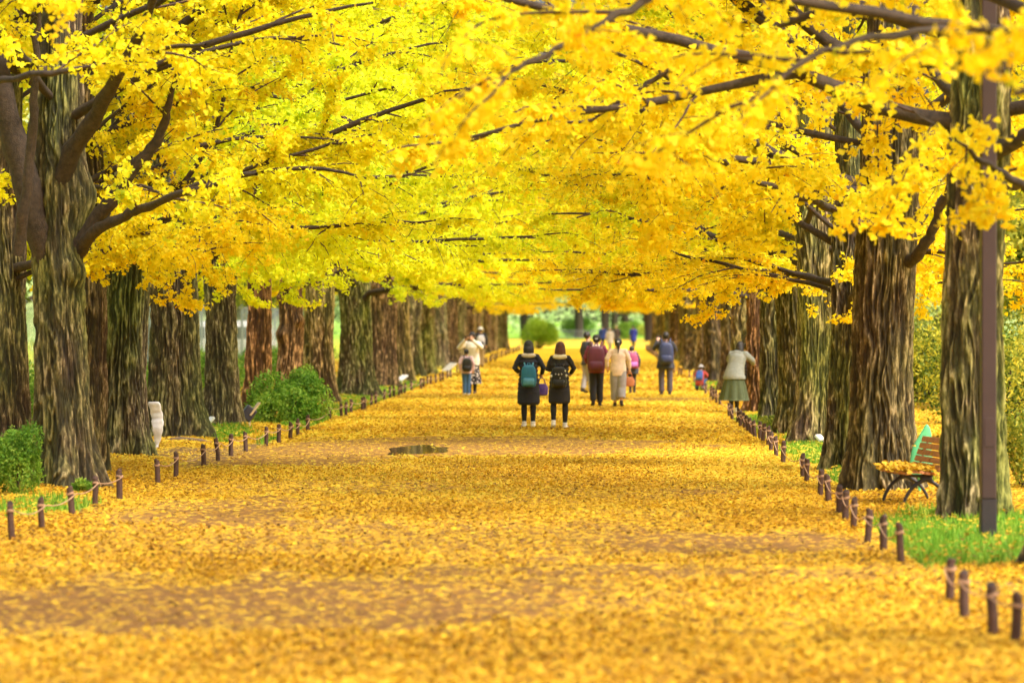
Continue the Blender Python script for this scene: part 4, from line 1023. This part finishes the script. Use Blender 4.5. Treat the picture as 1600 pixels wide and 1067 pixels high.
    if hairlen == 'pony': mb.ball(hd+V3((0, -.11, .03)), .04, 10); mb.tube([hd+V3((0, -.12, .03)), hd+V3((0.005, -.15, -.06)), hd+V3((0, -.14, -.16)), hd+V3((0, -.13, -.25))], [.030, .034, .026, .01], 10)
    mb.build('hair', hm, t, voxel=.009)
    if hairlen == 'pony':
        mb = MB(); mb.ball(hd+V3((0, -.13, .035)), (.032, .018, .028), 10); mb.build('hair_tie', K['white_shoe'], t)
    if cap:
        mb = MB(); mb.ball(hd+V3((0, -.012, .055)), (.096, .106, .086), 18); mb.tube([hd+V3((0, .06, .055)), hd+V3((0, .15, .045))], [.08, .06], 14, sq=.14)
        mb.build('cap', K[cap], t, voxel=.009)
        mb = MB(); mb.box(hd+V3((0, -.115, .035)), (.07, .012, .022)); mb.build('cap_strap', K['grey_light'], t, False)
    if hat:
        mb = MB(); mb.ball(hd+V3((0, -.01, .06)), (.10, .11, .088), 18); mb.tube([hd+V3((0, -.01, .045)), hd+V3((0, -.01, .03))], [.15, .155], 22); mb.build('hat', K[hat], t, voxel=.01)
    mw = Matrix.Translation((X, Y, .004)) @ Matrix.Rotation(rz, 4, 'Z') @ Matrix.Scale(s, 4)
    if backpack:
        kind, mt, mt2, lb, scb = backpack; c0 = up(z0+(.13 if hem < .55 else .25))
        bt = thing('backpack', lb, 'backpack', (0, 0, 0), 0, None)
        rot = Matrix.Rotation(-L, 4, 'X')
        bt.matrix_world = mw @ Matrix.Translation(c0) @ rot @ Matrix.Translation((0, -.155*bulk*top_sc-.02, 0)) @ Matrix.Scale(scb, 4)
        w, h, dp = .15, .215, .075
        mb = MB(); rg = [(-.215, .7, .6), (-.20, .92, .9), (-.12, 1, 1), (0, 1.0, 1), (.10, .95, .95), (.17, .8, .85), (.205, .5, .6), (.215, .2, .3)]
        mb.loft([(0, -dp*.6, z, w*a_, dp*b_) for z, a_, b_ in rg], 28, e=3); mb.build('bag', mt, bt, voxel=.010)
        mb = MB(); mb.loft([(0, -dp*1.55, z, w*.72*a_, .032*b_) for z, a_, b_ in ((-.185, .8, .7), (-.17, 1, 1), (-.06, 1, 1), (-.045, .8, .6))], 22, e=3); mb.build('pocket', mt2, bt)
        for sd in (-1, 1):
            mb = MB(); mb.tube([(sd*.07, -.0, .17), (sd*.085, .05, .25), (sd*.095, .12, .285), (sd*.10, .21, .25)], .017, 8); mb.build('strap', mt2, bt)
        mb = MB(); mb.tube([(-.03, -.03, .20), (-.025, -.03, .245), (.025, -.03, .245), (.03, -.03, .20)], .008, 6); mb.build('handle', mt2, bt)
        if kind == 'studs':
            r = rs(4)
            for (sx, sz, q) in [(-.145, .02, .024), (.15, .03, .022), (-.09, -.10, .014), (-.03, -.11, .012), (.05, -.10, .013), (.10, -.08, .014), (.0, .05, .013), (.06, .06, .012), (-.06, .06, .012), (.03, -.02, .01), (.13, .12, .016)]:
                mb = MB(); mb.ball((sx, -.135+abs(sx)*.28, sz), (q, .012, q*1.15), 10); mb.build('stud', B_stud, bt)
    for i, h_ in enumerate(held):
        if not h_: continue
        kind, mt, lb = h_
        p = mw @ wr[i]
        if kind == 'bag':
            bt = thing('handbag', lb, 'bag', p-Vector((0, 0, .06)), rz, None); mb = MB()
            mb.loft([(0, 0, -.34, .075, .045), (0, 0, -.32, .115, .065), (0, 0, -.20, .12, .065), (0, 0, -.13, .085, .045), (0, 0, -.12, .05, .03)], 20, e=2.6); mb.build('bag', mt, bt, voxel=.01)
            mb = MB(); mb.tube([(-.07, 0, -.14), (-.04, 0, -.03), (0, 0, .0), (.04, 0, -.03), (.07, 0, -.14)], .009, 8); mb.build('handle', mt, bt)
        if kind == 'phone':
            d = (mw.to_3x3() @ (wr[i]-el[i])).normalized(); o = MB(); o.box((0, 0, 0), (.15, .012, .08)); q = o.build('phone', B_black, None, False, bevel=.005)
            q.location = p+d*.12; q.rotation_euler = (0, 0, rz); tag(q, lb, 'phone')
    return t

# the two young women in front
person(826, 669, 'woman in a long dark quilted coat and white shoes wearing a teal backpack', 1.60, .03, coat='navy_coat', hem=.45, legs='leggings', shoe='white_shoe', hair='black', hairlen='long', hood='beige', bulk=1.03,
       elbows=((-.275, .0, -.28), (.29, -.02, -.27)), hands=((-.20, .17, -.36), (.26, .10, -.40)), stance=.085, backpack=('plain', B_teal, B_teal2, 'teal blue backpack with pale straps on the left woman of the front pair', 1.0), headtilt=.05,
       held=(None, ('bag', cloth('purple_cloth', (.10, .05, .26)), 'purple handbag hanging from the right arm of the woman with the teal backpack')))
person(874, 671, 'reddish haired woman in a dark coat with a cream fur hood', 1.58, -.05, coat='black_coat', hem=.50, legs='leggings', shoe='white_shoe', hair='red', hairlen='bob', side=.03, hood='cream_fur', bulk=1.0,
       elbows=((-.25, .0, -.28), (.27, .02, -.26)), hands=((-.15, .20, -.30), (.20, .18, -.36)), stance=.11, step=.05, backpack=('studs', B_black, B_black, 'black backpack with silver studs on the right woman of the front pair', 1.0))
# mother taking pictures and child
person(738, 617, 'woman in a cream coat and floral skirt raising both arms', 1.66, math.pi-.3, coat='white_coat', hem=.84, legs='leggings', hair='black', hairlen='long', skirt=(.30, M_floral), face=True, bulk=1.15,
       elbows=((-.33, .16, -.17), (.33, .16, -.17)), hands=((-.10, .30, .04), (.10, .30, .04)), held=(None, ('phone', None, 'dark phone held up by the woman in the cream coat')))
person(729, 619, 'child in a lilac top and blue jeans facing the woman in cream', 1.22, .1, coat='pink_top', hem=.86, trouser='jeans', shoe='white_shoe', hair='black', hairlen='short', bulk=1.1, backpack=('plain', B_black, B_black, 'dark backpack on the child in the lilac top', 1.15))
person(751, 574.5, 'person in a white hat and khaki trousers behind the woman in the cream coat', 1.68, .1, coat='dark_jacket', hem=.82, trouser='khaki', hat='white_shoe', bulk=1.1, backpack=('plain', B_white, B_navy, 'pale backpack on the person in the white hat', 1.1))
# the group of four
person(918, 616, 'man in a dark jacket and grey trousers looking right, left of the maroon backpack', 1.66, -.9, coat='dark_jacket', hem=.80, trouser='grey_trouser', hair='black', hairlen='short', face=True, step=.1)
person(932, 636, 'young man in a black cap and slim black trousers wearing a maroon backpack', 1.64, -.03, coat='maroon', hem=.84, trouser='black_trouser', shoe='black_shoe', cap='black_shoe', hood='pale_pink', bulk=1.12, step=.12, stance=.075,
       elbows=((-.26, .0, -.28), (.26, .0, -.28)), hands=((-.22, .14, -.42), (.22, .14, -.42)), backpack=('plain', B_maroon, B_maroon, 'large maroon backpack on the young man in the black cap', 1.42))
person(966, 637, 'woman with a black ponytail in a cream knit top and wide grey trousers', 1.56, .0, coat='cream_knit', hem=.82, trouser='grey_trouser', wide=True, hairlen='pony', bulk=1.12, step=-.1, stance=.08, shoe='black_shoe',
       elbows=((-.28, -.04, -.25), (.27, .0, -.27)), hands=((-.27, .02, -.46), (.28, .06, -.50)), held=(None, ('bag', K['orange_brown'], 'orange brown bag in the right hand of the ponytailed woman')))
person(988, 615.5, 'child in dark clothes with bowed head wearing a pink and violet backpack', 1.30, .15, coat='dark_jacket', hem=.70, legs='black_trouser', hairlen='short', lean=.12, headtilt=.5, bulk=1.1, backpack=('plain', B_pink, B_violet, 'pink and violet backpack on the child beside the ponytailed woman', 1.25))
person(1040, 618, 'man in black raising a camera, with a navy and white backpack, near the right stakes', 1.66, .05, coat='black_coat' if False else 'dark_jacket', hem=.72, trouser='charcoal', hair='black', hairlen='short', bulk=1.15, stance=.11,
       elbows=((-.30, .12, -.20), (.28, .10, -.24)), hands=((-.20, .26, .02), (.05, .28, -.02)), held=(('phone', None, 'black camera held up by the man with the navy backpack'), None), backpack=('plain', B_navy, B_navy, 'navy and white backpack on the man raising a camera', 1.35))
person(1094, 611, 'child crouching by the right stakes in a red jacket with a blue bag', 1.15, -.2, coat='red_jacket', hem=.84, trouser='jeans', hair='black', lean=.45, crouch=True, hat='grey_light', elbows=((-.26, .12, -.2), (.26, .12, -.2)), hands=((-.16, .3, -.3), (.16, .3, -.3)),
       backpack=('plain', B_blue, B_blue, 'bright blue backpack on the crouching child', 1.0))
person(1147, 646, 'woman in a grey green hooded jacket and long olive skirt leaning to the right', 1.58, -.55, coat='sage', hem=.78, legs='leggings', shoe='white_shoe', hair='black', hairlen='bob', lean=.38, headtilt=.3, hood='sage', bulk=1.15, top_sc=1.12, skirt=(.30, K['olive']),
       elbows=((-.30, .08, -.20), (.30, .10, -.20)), hands=((-.24, .26, -.30), (.22, .30, -.28)), held=(('bag', K['white_shoe'], 'white cloth bag on the left arm of the woman in the olive skirt'), None))
person(1177, 640, 'person in black bending over just right of the woman in the olive skirt', 1.55, .5, coat='navy_coat', hem=.70, trouser='black_trouser', hair='black', lean=.45, headtilt=.2, bulk=1.1, elbows=((-.27, .1, -.25), (.27, .1, -.25)), hands=((-.2, .25, -.4), (.2, .25, -.4)))
# far walkers
for a_ in ((941.5, 546, 'far walker in a blue jacket, left one of the distant group', 1.62, 'blue_jacket', .75, 'black'), (963, 547, 'far grey haired walker in a dark jacket in the middle of the distant group', 1.66, 'charcoal', .72, 'grey'),
           (989.6, 544.5, 'far walker in a royal blue knee length coat, rightmost of the distant group', 1.60, 'royal', .52, 'black'), (953, 549, 'far walker in pale clothes between the blue and the dark jacket', 1.5, 'grey_light', .55, 'grey')):
    person(a_[0], a_[1], a_[2], a_[3], rr.uniform(-.2, .2), coat=a_[4], hem=a_[5], legs='black_trouser' if a_[4] != 'grey_light' else 'grey_trouser', hair=a_[6], bulk=1.15, voxel=.014, step=.12, group='distant walkers')
